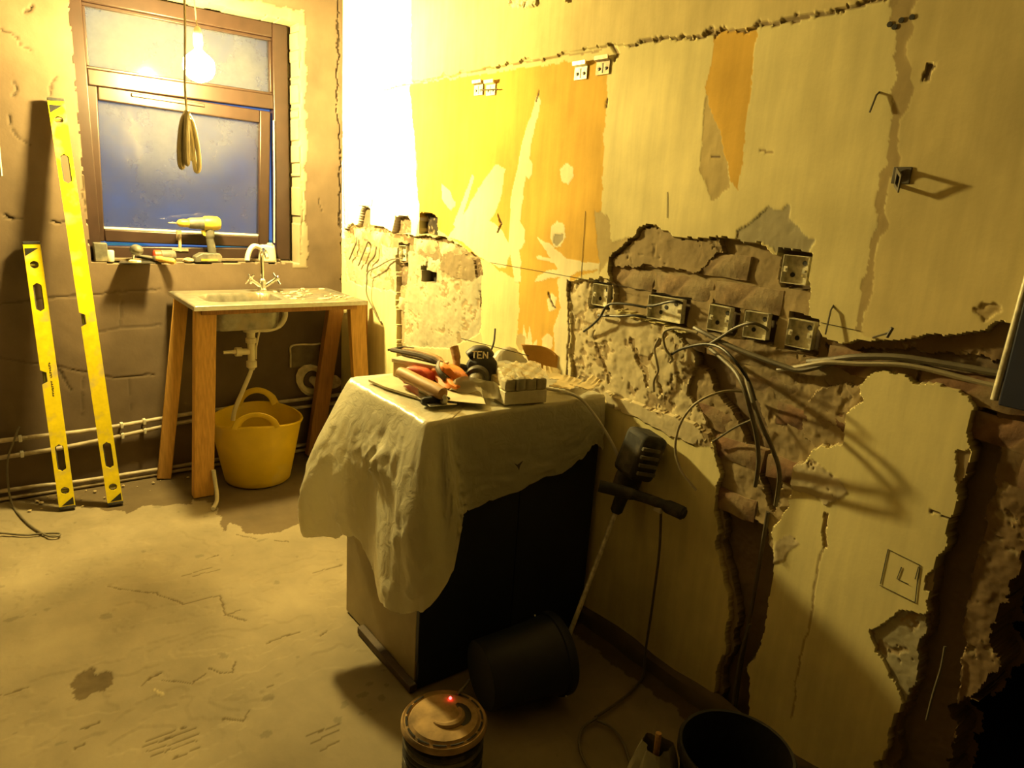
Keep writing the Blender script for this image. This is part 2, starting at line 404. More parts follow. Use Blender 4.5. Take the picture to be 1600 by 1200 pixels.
# damage on the surfaces, in millimetres along each surface
RIGHT_PATCHES=[
([(864,2108),(817,1825),(804,1639),(800,1471),(804,1223),(720,1217),(562,1283),(446,1324),(548,2067)],0,'upper',6,0.12,0),
([(901,2092),(855,2082),(805,1759),(799,1625),(800,1485),(800,1338),(804,1223),(825,1227),(824,1365),(825,1526),(829,1694),(849,1829)],0.5,'seam',10,0.4,0),
([(5172,1954),(3285,1962),(3035,1965),(2709,1969),(2430,1974),(2151,1969),(2011,1975),(1735,1972),(1652,1966),(1387,1960),(1186,1955),(1016,1960),(869,1966),(969,2469),(6391,4527)],-7,'upper',7,0.15,0),
([(4052,3364),(3099,3051),(3006,1968),(2969,1660),(2904,1364),(2963,1272),(3795,1215)],0,'whitewall',6,0.1,0),
([(3035,1960),(1759,1942),(1743,1727),(1730,1528),(1702,1281),(1848,1220),(1847,1083),(1887,982),(1949,884),(2083,866),(2117,986),(2131,1183),(2358,1232),(2429,1251),(2656,1311),(2910,1378),(2958,1660)],0,'orange',5,0.1,0),
([(2331,1618),(2265,1595),(2277,1511),(2312,1437),(2352,1398),(2262,1366),(2192,1299),(2226,1221),(2358,1232),(2528,1294),(2656,1311),(2584,1370),(2452,1506)],-0.8,'pale',4,0.08,0),
([(2108,1848),(2078,1835),(2127,1629),(2151,1469),(2146,1315),(2119,1185),(2159,1180),(2215,1321),(2216,1513),(2174,1675)],-0.8,'pale',4,0.08,0),
([(2491,1576),(2472,1568),(2552,1399),(2598,1356),(2620,1368),(2567,1450)],-0.6,'pale',3,0.08,0),
([(2727,1538),(2646,1500),(2606,1449),(2644,1420),(2722,1471)],-0.6,'pale',3,0.08,0),
([(2051,1361),(1967,1338),(1875,1295),(1704,1298),(1702,1281),(1819,1256),(1844,1242),(1918,1229),(1988,1209),(2042,1195),(2026,1220),(1956,1247),(1915,1257),(1981,1307)],-0.8,'pale',3,0.08,0),
([(2042,1289),(1961,1290),(1917,1275),(2033,1276)],-0.8,'pale',3,0.08,0),
([(1917,1222),(1852,1253),(1794,855),(1879,859),(1910,1049),(1887,1123)],-0.8,'pale',4,0.08,0),
([(2106,809),(2090,928),(2086,1030),(2059,972),(2050,1029),(2026,954),(2006,983),(1978,877),(1944,848)],-0.6,'pale',3,0.08,0),
([(2128,1636),(2103,1618),(2099,1580),(2119,1562),(2144,1577),(2148,1616)],-0.8,'pale',1,0.08,0),
([(1913,1620),(1881,1603),(1874,1576),(1897,1548),(1935,1558),(1947,1597)],-0.8,'pale',1,0.08,0),
([(2156,1410),(2122,1381),(2116,1334),(2137,1304),(2174,1315),(2184,1367)],-0.8,'pale',1,0.08,0),
([(1942,1423),(1900,1410),(1888,1371),(1911,1336),(1945,1328),(1970,1360),(1968,1405)],-0.8,'pale',2,0.08,0),
([(1951,1377),(1903,1381),(1900,1357),(1931,1332),(1954,1343)],1,'grey',3,0.5,0),
([(1939,1166),(1909,1152),(1917,1109),(1945,1095),(1961,1135)],-0.8,'pale',2,0.08,0),
([(1942,1017),(1912,1006),(1908,973),(1934,948),(1969,958),(1973,994)],-0.8,'pale',2,0.08,0),
([(2101,989),(2068,978),(2071,932),(2102,918),(2128,939),(2124,975)],0,'olive',2,0.3,0),
([(1355,1956),(1218,1957),(1211,1818),(1206,1707),(1203,1552),(1237,1573),(1285,1694),(1354,1797),(1351,1895)],0.4,'orange',5,0.1,0),
([(1354,1797),(1283,1693),(1235,1559),(1288,1520),(1339,1601)],0.8,'olive',5,0.6,0),
([(1193,1434),(1124,1497),(1107,1511),(1077,1499),(1044,1520),(1042,1477),(995,1444),(964,1440),(971,1402),(1012,1392),(1049,1394),(1090,1414),(1189,1410)],2,'grey',5,0.8,0),
([(1752,1465),(1689,1448),(1663,1368),(1581,1391),(1669,1305),(1699,1260)],0.8,'olive',6,0.6,0),
([(583,1327),(557,1345),(532,1338),(523,1324),(549,1306),(567,1296)],3,'seam',8,2,0),
([(1855,1219),(1647,1252),(1611,1145),(1371,1135),(1241,1074),(1266,1010),(1279,948),(1226,913),(1168,841),(1222,814),(1455,826),(1635,845),(1791,861)],8,'white',9,2.2,0.62),
([(1666,1322),(1581,1391),(1533,1434),(1467,1431),(1389,1406),(1253,1417),(1128,1410),(1058,1395),(960,1397),(946,1246),(904,1209),(926,1139),(1037,1118),(1144,1150),(1252,1138),(1505,1158),(1634,1163),(1649,1245)],27,'render',8,1.6,0.0),
([(1661,1313),(1580,1385),(1532,1428),(1454,1428),(1384,1403),(1249,1414),(1230,1379),(1275,1351),(1304,1317),(1501,1313),(1643,1288)],11,'render',7,1.2,0.05),
([(1370,1134),(1144,1150),(926,1142),(865,1090),(811,1071),(817,1016),(871,918),(911,843),(908,743),(942,653),(926,564),(921,468),(917,328),(944,206),(911,31),(1046,-31),(1029,218),(1022,352),(1069,454),(1109,560),(1136,652),(1133,754),(1164,842),(1224,903),(1286,946),(1284,1006),(1263,1069)],20,'render',8,2.4,0.12),
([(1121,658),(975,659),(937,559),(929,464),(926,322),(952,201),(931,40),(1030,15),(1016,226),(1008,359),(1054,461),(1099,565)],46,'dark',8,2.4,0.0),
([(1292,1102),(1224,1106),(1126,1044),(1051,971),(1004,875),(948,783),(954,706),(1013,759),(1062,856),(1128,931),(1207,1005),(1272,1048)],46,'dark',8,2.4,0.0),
([(908,1212),(855,1198),(722,1224),(657,1247),(562,1283),(487,1313),(389,1346),(344,1142),(498,1150),(557,1142),(598,1156),(649,1143),(707,1152),(759,1147),(790,1108),(811,1071),(867,1086),(926,1142)],24,'brick',7,2.4,0.15),
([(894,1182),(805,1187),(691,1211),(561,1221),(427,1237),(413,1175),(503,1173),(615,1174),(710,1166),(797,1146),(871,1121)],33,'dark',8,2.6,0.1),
([(923,1007),(868,1089),(790,1108),(775,1072),(799,1005),(809,955),(870,915),(908,924)],14,'render',9,2.6,0.4),
([(556,1149),(499,1153),(408,1150),(165,330),(540,72),(560,192),(546,260),(545,371),(525,456),(543,616),(533,671),(529,754),(532,832),(522,883),(526,942),(530,1030),(542,1099)],24,'brick',9,2.6,0.12),
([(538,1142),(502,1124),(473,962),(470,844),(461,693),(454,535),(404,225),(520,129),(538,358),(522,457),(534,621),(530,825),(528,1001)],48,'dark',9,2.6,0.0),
([(646,515),(589,596),(541,621),(522,457),(537,380),(571,426),(618,468)],8,'grey',7,1.6,0.2),
([(551,1015),(531,1029),(522,973),(528,941),(544,966)],5,'render',4,1,0),
([(550,709),(532,740),(532,672),(549,676)],6,'render',4,1,0),
([(1615,878),(1462,872),(1292,874),(1194,863),(1166,818),(1294,811),(1455,822),(1602,831)],-5,'white',5,1.2,0.12),
([(923,856),(865,885),(791,863),(759,838),(807,784),(862,794),(910,794)],-2,'white',7,1.5,0.15),
([(929,621),(890,673),(861,652),(893,588),(926,564)],-1,'white',6,2,0.2),
([(810,765),(801,769),(789,670),(801,668)],4,'render',4,1,0),
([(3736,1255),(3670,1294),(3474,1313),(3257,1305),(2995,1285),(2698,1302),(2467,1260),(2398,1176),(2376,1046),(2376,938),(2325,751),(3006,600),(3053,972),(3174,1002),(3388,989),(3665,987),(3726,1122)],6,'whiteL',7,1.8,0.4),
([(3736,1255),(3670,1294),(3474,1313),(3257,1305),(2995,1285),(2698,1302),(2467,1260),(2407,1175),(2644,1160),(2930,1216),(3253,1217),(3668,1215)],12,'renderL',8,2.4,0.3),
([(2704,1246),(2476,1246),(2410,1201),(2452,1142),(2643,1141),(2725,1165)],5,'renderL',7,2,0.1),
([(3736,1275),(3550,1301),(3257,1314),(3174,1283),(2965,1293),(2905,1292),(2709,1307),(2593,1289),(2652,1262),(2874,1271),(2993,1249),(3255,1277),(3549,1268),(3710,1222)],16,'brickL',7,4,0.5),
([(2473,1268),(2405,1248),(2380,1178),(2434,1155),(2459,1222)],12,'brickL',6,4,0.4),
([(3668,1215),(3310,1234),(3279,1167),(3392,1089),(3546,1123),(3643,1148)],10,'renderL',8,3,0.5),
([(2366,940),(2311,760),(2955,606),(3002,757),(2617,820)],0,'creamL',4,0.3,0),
([(3506,1403),(3416,1394),(3413,1301),(3565,1290)],28,'dark',4,3,0.2),
([(3139,1371),(3019,1378),(2981,1356),(2983,1297),(3174,1289)],30,'dark',5,4,0.3),
([(2906,1398),(2781,1402),(2753,1387),(2747,1310),(2906,1303)],34,'near_black',3,5,0.4),  # near-black colour in this notch, used again in the square hole
([(3143,1186),(3014,1193),(3014,1071),(3040,974),(3024,688),(3011,559),(3090,540),(3097,804),(3122,1025)],26,'render',4,4,0.1),
([(3128,1150),(3012,1157),(3025,1054),(3122,1035)],34,'dark',4,4,0.3),
([(2885,1161),(2753,1167),(2753,1095),(2880,1088)],60,'near_black',0,1,0),
([(2835,1205),(2801,1205),(2798,1162),(2844,1163)],14,'render',3,2,0),
([(2294,2231),(2121,2201),(2129,2146),(2190,2145),(2287,2166)],-14,'pale',6,6,0.2),
([(1991,2179),(1923,2167),(1956,2127),(1979,2130)],10,'render',3,3,0),
([(785,1794),(774,1824),(763,1815),(766,1785)],5,'dark',5,3,0)]
RIGHT_LINES=[
([(3284,1954),(2709,1966),(2430,1970),(2151,1964),(2011,1970),(1820,1963),(1749,1974)],4,1.5,'seam',5),
([(1749,1970),(1717,1943),(1729,1931)],8,5,'render',8),
([(1665,1964),(1626,1967),(1477,1959),(1324,1959),(1186,1955),(1032,1959),(985,1960)],7,4,'render',9),
([(977,1959),(890,1964)],6,3,'render',7),
([(2092,1864),(2106,1831)],4,3,'dark',4),
([(2294,1426),(2269,1390),(2290,1352)],9,6,'dark',8),
([(1747,1814),(1746,1789)],5,3,'dark',4),
([(1855,1219),(1820,949),(1824,877)],4,4,'dark',5),
([(3808,2610),(3787,2058),(3758,1668),(3727,1262),(3698,983)],5,3,'seam',8),
([(798,716),(798,625),(794,429),(800,267),(794,158)],3,1,'seam',4),
([(578,860),(551,863),(535,865)],4,3,'dark',5),
([(1152,1655),(1121,1642)],3,2,'seam',4),
([(1307,1635),(1279,1633)],3,2,'dark',2),
([(1963,1158),(1919,1118)],5,4,'dark',6),
([(2406,1108),(2386,1045)],7,5,'dark',6),
([(1394,1121),(1445,1030),(1391,939)],9,5,'render',10),
([(1691,1022),(1613,905)],9,5,'render',12),
([(1534,1074),(1446,946)],12,5,'render',12)]
WIN_LINES=[
([(201,2017),(222,2009),(252,1990),(265,1964),(303,1951)],5,4,'wd',6),
([(222,1827),(241,1793),(225,1761)],5,4,'wd',6),
([(200,1688),(204,1633),(223,1602),(263,1569)],5,4,'wd',6),
([(381,1858),(360,1822),(350,1757)],5,3,'wd',5),
([(143,1283),(174,1258)],8,5,'wd',6),
([(313,1260),(361,1264)],7,5,'wd',6),
([(291,2105),(319,2128)],8,5,'wd',6),
([(130,1264),(209,1270)],3,2,'wd',3),
([(95,901),(200,912),(384,930),(734,952)],6,2.5,'wj',4),
([(72,660),(211,625),(513,529),(682,528)],6,2.5,'wj',4),
([(422,754),(584,770),(725,775)],5,2,'wj',4),
([(273,628),(324,485)],6,3,'wd',6),
([(565,900),(551,772)],4,2,'wj',3),
([(380,542),(361,354)],4,2,'wj',3),
([(568,523),(572,359)],4,2,'wj',3),
([(1649,2594),(1647,2297),(1654,2192),(1647,2051),(1659,1797),(1668,1534),(1665,1363),(1677,1190),(1686,975)],9,9,'wd',11),
([(1452,2172),(1442,1929),(1446,1583),(1450,1354),(1441,1117)],4,4,'wd',7),
([(1543,1425),(1558,1359)],5,4,'wd',4),
([(477,2130),(462,1875),(454,1585),(443,1310)],5,3,'wd',8),
([(1323,2237),(1371,2252),(1381,2277),(1230,2254),(1024,2250)],4,3,'wd',5)]
FLOOR_PATCHES=[
([(466,3350),(539,3389),(732,3323),(745,3375),(823,3231),(764,2962),(825,3035),(852,2983),(853,2897),(929,2832),(1022,2851),(1083,2890),(1183,3117),(2009,3515),(2232,4281),(-499,4784),(-453,4095),(148,3645)],0,'wet',14,1.0,0),
([(121,2189),(154,2239),(180,2244),(186,2197),(219,2191),(226,2151),(201,2109),(158,2112),(137,2097),(123,2121)],4,'hole',6,2,0),
([(316,2042),(335,2007),(332,1992),(315,2013)],1,'fpale',3,0.4,0)]
FLOOR_LINES=[
([(297,2719),(368,2640),(423,2587),(501,2460),(619,2454),(603,2327),(648,2253)],4,2.5,'fd',5),
([(291,2075),(318,2100),(350,2105)],6,3,'fd',4),
([(474,2053),(502,2013),(529,1996),(554,2040)],4,2,'fd',4),
([(666,2086),(722,2093),(782,2091)],4,2.5,'fd',4),
([(832,2029),(859,2039)],4,2,'fd',3),
([(122,1972),(166,1969)],6,2,'fd',4),
([(95,1902),(117,1904)],7,2,'fd',4),
([(-52,2233),(18,2235)],5,2,'fd',4),
([(974,2438),(1098,2442)],4,2,'fd',4),
([(347,2067),(415,2004),(462,2031)],3,1.5,'fd',5),
([(445,1809),(494,1765),(521,1791)],5,2,'fd',5),
([(554,1868),(611,1866)],3,1.5,'fd',3),
([(596,2317),(653,2320)],3,1.5,'fd',3),
([(248,1816),(377,1810)],4,2,'fd',3),
([(251,1790),(378,1783)],4,2,'fd',3),
([(256,1766),(366,1760)],4,2,'fd',3),
([(303,1724),(368,1728)],4,2,'fd',3),
([(256,1836),(356,1830)],4,2,'fd',3),
([(621,1606),(713,1600)],4,2,'fd',3),
([(619,1579),(699,1579)],4,2,'fd',3),
([(626,1538),(686,1541)],4,2,'fd',3),
([(644,2756),(696,2763)],5,2,'fd',5),
([(541,2665),(647,2671)],3,2,'fd',4),
([(568,2639),(673,2633)],3,2,'fd',4),
([(813,2899),(870,2818)],4,2,'fd',5),
([(1074,2327),(1136,2256)],5,2,'fd',4),
([(933,2762),(977,2729)],6,2,'fd',4)]
PENCIL=[[(2331,1235),(1690,1238)],[(1690,1238),(1268,1235)],[(908,1238),(807,1235)],[(643,737),(569,731)],[(644,641),(561,638)],[(643,737),(643,645)],[(569,731),(566,688),(561,638)],[(606,708),(610,675),(583,674)],[(572,693),(571,726)],[(3545,1404),(3395,1408),(3389,1440)],[(1798,1463),(1789,1227)],[(2536,794),(2526,679)],[(1451,1536),(1440,1462)]]
BOXES=[('single',[(1751,1230),(1653,1232),(1646,1161),(1725,1155)]),('double',[(1493,1223),(1339,1228),(1346,1154),(1488,1157)]),('single',[(1256,1231),(1177,1232),(1175,1158),(1247,1164)]),('single',[(1138,1235),(1052,1237),(1053,1164),(1135,1157)]),('single',[(1004,1231),(924,1235),(925,1162),(997,1161)]),('single',[(1045,1395),(968,1396),(970,1322),(1035,1318)]),('single',[(3145,1239),(2993,1246),(2994,1159),(3135,1156)])]
CABLES=[('black cable bent out of the left end of the socket row', 0.004, 'black', [(1487, 1185, -5),(1541, 1186, 10),(1598, 1181, 18),(1633, 1168, 22),(1660, 1127, 20),(1700, 1091, 15),(1745, 1061, 8)]),('dark cable strung straight between the first two metal socket boxes', 0.004, 'black', [(1685, 1127, 5),(1588, 1141, 14),(1522, 1154, 10),(1484, 1153, -8)]),('dark cable looped out of the wide metal socket box', 0.004, 'black', [(1486, 1189, -10),(1437, 1200, 8),(1383, 1218, 16),(1353, 1224, 14),(1349, 1219, -5)]),('pale cable looping down over the whitewashed brick below the wide box', 0.0045, 'pale', [(1272, 1144, 5),(1336, 1146, 14),(1372, 1135, 22),(1382, 1115, 24),(1368, 1078, 22),(1346, 1053, 14),(1356, 1038, 8)]),('pale cable tail curving down the whitewashed brick', 0.004, 'pale', [(1404, 1104, 14),(1414, 1069, 18),(1398, 1032, 20),(1390, 1003, 18),(1403, 969, 16),(1403, 933, 10)]),('grey cable arching up to the box with the bright back right of centre', 0.0045, 'grey', [(1229, 1115, 10),(1184, 1147, 18),(1131, 1186, 26),(1083, 1207, 28),(1061, 1201, 10),(1057, 1191, -10)]),('black cable arching from the chase over the rubble hollow', 0.004, 'black', [(1363, 1056, 6),(1302, 1092, 30),(1203, 1128, 60),(1131, 1135, 85),(1077, 1118, 100),(1049, 1089, 90),(1046, 1050, 50),(1059, 996, -6)]),('thick grey cable sagging across the top of the vertical chase', 0.007, 'grey', [(1292, 1155, -4),(1249, 1149, 6),(1156, 1130, 8),(1073, 1118, 6),(995, 1110, 4),(939, 1109, 4),(876, 1137, 2),(817, 1166, 0)]),('upper grey cable running along the horizontal chase to the right', 0.008, 'grey', [(929, 1132, -8),(863, 1153, 0),(800, 1174, 4),(715, 1191, 0),(649, 1195, -6),(585, 1197, -10),(512, 1199, -12),(445, 1203, -14)]),('lower pale cable running along the horizontal chase to the right', 0.0065, 'grey2', [(1007, 1093, -6),(942, 1117, 2),(875, 1144, 6),(797, 1158, 4),(712, 1175, 0),(645, 1178, -6),(568, 1173, -12),(496, 1171, -16),(440, 1172, -18)]),('cable with two sheathed ends dropping into the chase, left one', 0.006, 'grey', [(1221, 1107, 4),(1140, 1096, 50),(1064, 1082, 95),(1019, 1050, 115),(1003, 998, 100),(998, 923, 60),(1004, 841, 20),(1021, 754, -12)]),('cable dropping into the chase, right of the sheathed one', 0.006, 'grey', [(1107, 1076, 4),(1061, 1064, 50),(1011, 1029, 90),(968, 973, 100),(942, 907, 70),(935, 830, 25),(951, 723, -12)]),('pale wire arcing out of the wall in a long hook beside the chase', 0.0035, 'pale', [(1096, 1011, 4),(1123, 1010, 40),(1157, 989, 75),(1191, 950, 95),(1215, 891, 105),(1220, 822, 105),(1199, 769, 100),(1170, 738, 92),(1143, 715, 84)]),('thin wire crossing the vertical chase from right to left', 0.003, 'grey', [(1049, 945, 2),(1095, 910, 10),(1142, 865, 10),(1169, 841, 4)]),('dark cable lying down the lower vertical chase', 0.006, 'dark', [(971, 696, -14),(974, 575, -20),(976, 431, -24),(979, 283, -24),(976, 155, -20),(969, 51, -14)]),('pale cable down the lower end of the vertical chase', 0.004, 'grey', [(969, 344, -16),(977, 267, -10),(977, 182, -6),(974, 73, -6)]),('thin wire hanging in the dark chase at the far right', 0.003, 'grey', [(486, 560, -14),(482, 505, -10),(484, 435, -8),(484, 365, -8)]),('bent wire between the left socket notch and the metal box near the sink', 0.0035, 'grey', [(3075, 1175, -6),(3166, 1159, 8),(3275, 1112, 22),(3375, 1075, 26),(3380, 1024, 30),(3378, 958, 30),(3322, 899, 24),(3274, 839, 10),(3249, 833, 8)]),('short wire stub under the leftmost notch, left of two', 0.004, 'grey', [(3564, 1237, 4),(3554, 1207, 12),(3592, 1153, 16),(3632, 1114, 12)]),('short wire stub under the leftmost notch, right of two', 0.004, 'grey', [(3463, 1235, 4),(3416, 1225, 12),(3451, 1166, 16),(3519, 1092, 12)]),('grey cable drooping from the damaged plaster right of the stubs', 0.0045, 'grey', [(3329, 1210, 4),(3337, 1161, 10),(3394, 1116, 14),(3406, 1071, 18)])]

# ---------------------------------------------------------------- relief surfaces (plaster, screed)
def vnoise(u, v, cell, seed):
    rg = np.random.RandomState(seed); T = rg.rand(256, 256).astype(np.float32)
    x = u / cell + 1000.37; y = v / cell + 1000.11
    xi = np.floor(x).astype(int); yi = np.floor(y).astype(int)
    fx = x - xi; fy = y - yi
    fx = fx * fx * (3 - 2 * fx); fy = fy * fy * (3 - 2 * fy)
    a = T[xi & 255, yi & 255]; b = T[(xi + 1) & 255, yi & 255]; c = T[xi & 255, (yi + 1) & 255]; d = T[(xi + 1) & 255, (yi + 1) & 255]
    return (a * (1 - fx) + b * fx) * (1 - fy) + (c * (1 - fx) + d * fx) * fy

def fbm(u, v, cell, seed, octv=4):
    s = np.zeros_like(u); a = 1.0; t = 0
    for k in range(octv):
        s += a * (vnoise(u, v, cell / 2 ** k, seed + k * 17) - .5); t += a; a *= .55
    return s / t * 2

def inside(poly, u, v):
    r = np.zeros(u.shape, bool); n = len(poly)
    for i in range(n):
        x1, y1 = poly[i]; x2, y2 = poly[(i + 1) % n]
        if y1 == y2: continue
        c = ((y1 > v) != (y2 > v)) & (u < (x2 - x1) * (v - y1) / (y2 - y1) + x1)
        r ^= c
    return r

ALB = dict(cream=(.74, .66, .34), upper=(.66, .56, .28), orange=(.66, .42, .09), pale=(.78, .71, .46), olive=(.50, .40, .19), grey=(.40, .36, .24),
           render=(.36, .28, .16), dark=(.19, .14, .09), white=(.60, .52, .33), whitewall=(.86, .83, .76), whiteL=(.44, .40, .27), renderL=(.27, .21, .125), creamL=(.55, .50, .28), brickL=(.16, .11, .06), brick=(.22, .15, .08), seam=(.46, .36, .18), near_black=(.05, .04, .03),  # L tones: copies darkened for the left patch to offset the strong lamp light
           wd=(.075, .056, .038), wj=(.105, .076, .052), wet=(.115, .085, .05), hole=(.12, .09, .05), fpale=(.40, .34, .2), fd=(.13, .10, .055))

class Relief:
    """height and colour field over (u,v) in mm; positive depth goes into the surface"""
    def __init__(self, u0, u1, v0, v1, step, base, seed, rough):
        ax_u = np.asarray(step[0] if isinstance(step, tuple) else np.arange(u0, u1 + .1, step), float)
        ax_v = np.asarray(step[1] if isinstance(step, tuple) else np.arange(v0, v1 + .1, step), float)
        self.au, self.av = ax_u, ax_v
        self.nu, self.nv = len(ax_u), len(ax_v)
        self.u, self.v = np.meshgrid(ax_u, ax_v, indexing='ij')
        self.seed = seed
        self.d = fbm(self.u, self.v, 420, seed, 3) * rough * 2.0 + fbm(self.u, self.v, 60, seed + 3, 3) * rough * .22
        self.c = np.empty(self.u.shape + (3,)); self.c[:] = base
        self.w1 = fbm(self.u, self.v, 45, seed + 50, 4); self.w2 = fbm(self.u, self.v, 45, seed + 90, 4)
        self.n1 = fbm(self.u, self.v, 28, seed + 150, 4); self.n2 = fbm(self.u, self.v, 60, seed + 190, 4); self.n3 = fbm(self.u, self.v, 17, seed + 230, 3)
        self.cut = np.zeros(self.u.shape, bool)
    def mask(self, poly, warp):
        xs = [p[0] for p in poly]; ys = [p[1] for p in poly]; m = np.zeros(self.u.shape, bool)
        bb = (self.u > min(xs) - 40) & (self.u < max(xs) + 40) & (self.v > min(ys) - 40) & (self.v < max(ys) + 40)
        if bb.any():
            m[bb] = inside(poly, self.u[bb] + self.w1[bb] * warp * 2.2, self.v[bb] + self.w2[bb] * warp * 2.2)
        return m
    def patch(self, poly, depth, colour, warp, rough, pit):
        m = self.mask(poly, warp)
        if not m.any(): return
        self.d[m] = depth + self.n1[m] * rough * 1.6 + self.n2[m] * rough
        col = np.array(ALB[colour]) * (1 + .16 * self.n2[m] * (1 if rough > 1 else .3))[:, None]
        if pit:
            k = .9 * self.n2[m] + .75 * self.n3[m] > (.55 - .6 * pit)
            col[k] = np.array(ALB['render']) * (1.0 + .3 * self.n1[m][k])[:, None]
            dd = self.d[m]; dd[k] += 2.6; self.d[m] = dd
        self.c[m] = col
    def line(self, pts, width, depth, colour, jit):
        bbx = [p[0] for p in pts]; bby = [p[1] for p in pts]
        bb = (self.u > min(bbx) - 50) & (self.u < max(bbx) + 50) & (self.v > min(bby) - 50) & (self.v < max(bby) + 50)
        if not bb.any(): return
        U = self.u[bb] + self.w1[bb] * jit * 2; V = self.v[bb] + self.w2[bb] * jit * 2
        dist = np.full(U.shape, 1e9)
        for (x1, y1), (x2, y2) in zip(pts[:-1], pts[1:]):
            L = max((x2 - x1) ** 2 + (y2 - y1) ** 2, 1e-6)
            t = np.clip(((U - x1) * (x2 - x1) + (V - y1) * (y2 - y1)) / L, 0, 1)
            dist = np.minimum(dist, np.hypot(U - x1 - t * (x2 - x1), V - y1 - t * (y2 - y1)))
        w = width * (.75 + .5 * np.clip(self.n2[bb] + .3, -.5, 1.0))
        k = dist < w / 2 + 1.2
        m = np.zeros(self.u.shape, bool); m[bb] = k
        self.d[m] += depth; self.c[m] = ALB[colour]
    def build(self, name, to_xyz, material, sharp=38):
        V = to_xyz(self.u / 1000, self.v / 1000, self.d / 1000)
        nu, nv = self.nu, self.nv
        ii = np.arange((nu - 1) * (nv - 1)); i = ii // (nv - 1); j = ii % (nv - 1); a = i * nv + j
        F = np.stack([a, a + nv, a + nv + 1, a + 1], 1)
        cut = self.cut.ravel()
        F = F[~cut[F].all(1)]
        me = bpy.data.meshes.new(name)
        me.vertices.add(nu * nv); me.vertices.foreach_set('co', V.reshape(-1).astype(np.float32))
        n = len(F)
        me.loops.add(n * 4); me.loops.foreach_set('vertex_index', F.ravel().astype(np.int32))
        me.polygons.add(n); me.polygons.foreach_set('loop_start', (np.arange(n) * 4).astype(np.int32))
        me.polygons.foreach_set('use_smooth', np.ones(n, bool))
        me.update(calc_edges=True)
        at = me.attributes.new('albedo', 'FLOAT_COLOR', 'POINT')
        C4 = np.ones((nu * nv, 4), np.float32); C4[:, :3] = np.clip(self.c.reshape(-1, 3), .01, .9)
        at.data.foreach_set('color', C4.ravel())
        if cut.any():
            bm = bmesh.new(); bm.from_mesh(me)
            bmesh.ops.delete(bm, geom=[v for v in bm.verts if not v.link_faces], context='VERTS')
            bm.to_mesh(me); bm.free()
        me.set_sharp_from_angle(angle=math.radians(sharp))
        me.materials.append(material)
        return link(bpy.data.objects.new(name, me))

# ---- right wall
rw = Relief(0, 0, 0, 0, (np.concatenate([np.arange(-300, 330, 30), np.arange(330, 1400, 3.2), np.arange(1400, 2400, 4.4), np.arange(2400, 3795, 6.2)]),
    np.concatenate([np.arange(-20, 1400, 3.8), np.arange(1400, 2645, 5.0)])), ALB['cream'], 11, .45)
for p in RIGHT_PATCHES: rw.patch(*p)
for l in RIGHT_LINES: rw.line(*l)
# back boxes are let into pockets
def box_frame(q):
    ys = [p[0] for p in q]; zs = [p[1] for p in q]
    return (min(ys) + max(ys)) / 2, (min(zs) + max(zs)) / 2, max(ys) - min(ys), max(zs) - min(zs)
for kind, q in BOXES:
    y, z, w, h = box_frame(q)
    w = 135 if kind == 'double' else 74; h = 74
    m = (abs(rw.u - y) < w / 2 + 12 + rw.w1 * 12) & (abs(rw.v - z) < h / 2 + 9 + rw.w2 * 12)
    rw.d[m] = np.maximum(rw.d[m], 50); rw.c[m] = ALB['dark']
# ragged end of the wall at the opening on the right
edge = np.interp(rw.v, [0, 284, 400, 520, 560, 626, 700, 760, 838, 860, 900, 2700], [440, 415, 440, 395, 380, 410, 405, 392, 383, 300, -400, -400]) + rw.w1 * 34 + rw.w2 * 14
gone = rw.u < edge
rw.d[gone] = 130; rw.c[gone] = ALB['brick']
shell = gone & (rw.u < edge - 14)
rw.cut = shell
wall_right = rw.build('wall_right', lambda u, v, d: np.stack([W_R + d, u, v], -1), M_RELIEF_R)
set_props(wall_right, kind='structure')

# bricks showing in the broken patches: children of the wall
BRK = {}
def brick_mesh(kind, k):
    key = (kind, k)
    if key in BRK: return BRK[key]
    rg = random.Random(100 + k)
    L, H, Dp = .212, .064, .05
    mb = MB(); nu, nv = 6, 3
    vs = []
    for i in range(nu + 1):
        for j in range(nv + 1):
            e = i in (0, nu) or j in (0, nv)
            vs.append((rg.uniform(-.004, .004) + (.006 if e else 0), (i / nu - .5) * L + rg.uniform(-.003, .003), (j / nv - .5) * H + rg.uniform(-.003, .003)))
    fs = [(i * (nv + 1) + j, (i + 1) * (nv + 1) + j, (i + 1) * (nv + 1) + j + 1, i * (nv + 1) + j + 1) for i in range(nu) for j in range(nv)]
    ring = [i * (nv + 1) for i in range(nu + 1)] + [nu * (nv + 1) + j for j in range(1, nv + 1)] + [i * (nv + 1) + nv for i in range(nu - 1, -1, -1)] + [j for j in range(nv - 1, 0, -1)]
    n0 = len(vs)
    for r in ring: vs.append((Dp, vs[r][1], vs[r][2]))
    for q in range(len(ring)):
        a, b = ring[q], ring[(q + 1) % len(ring)]
        fs.append((a, n0 + q, n0 + (q + 1) % len(ring), b))
    mb.add(vs, fs)
    BRK[key] = make_mesh('brick', mb, MATS[kind], True, 35)
    return BRK[key]

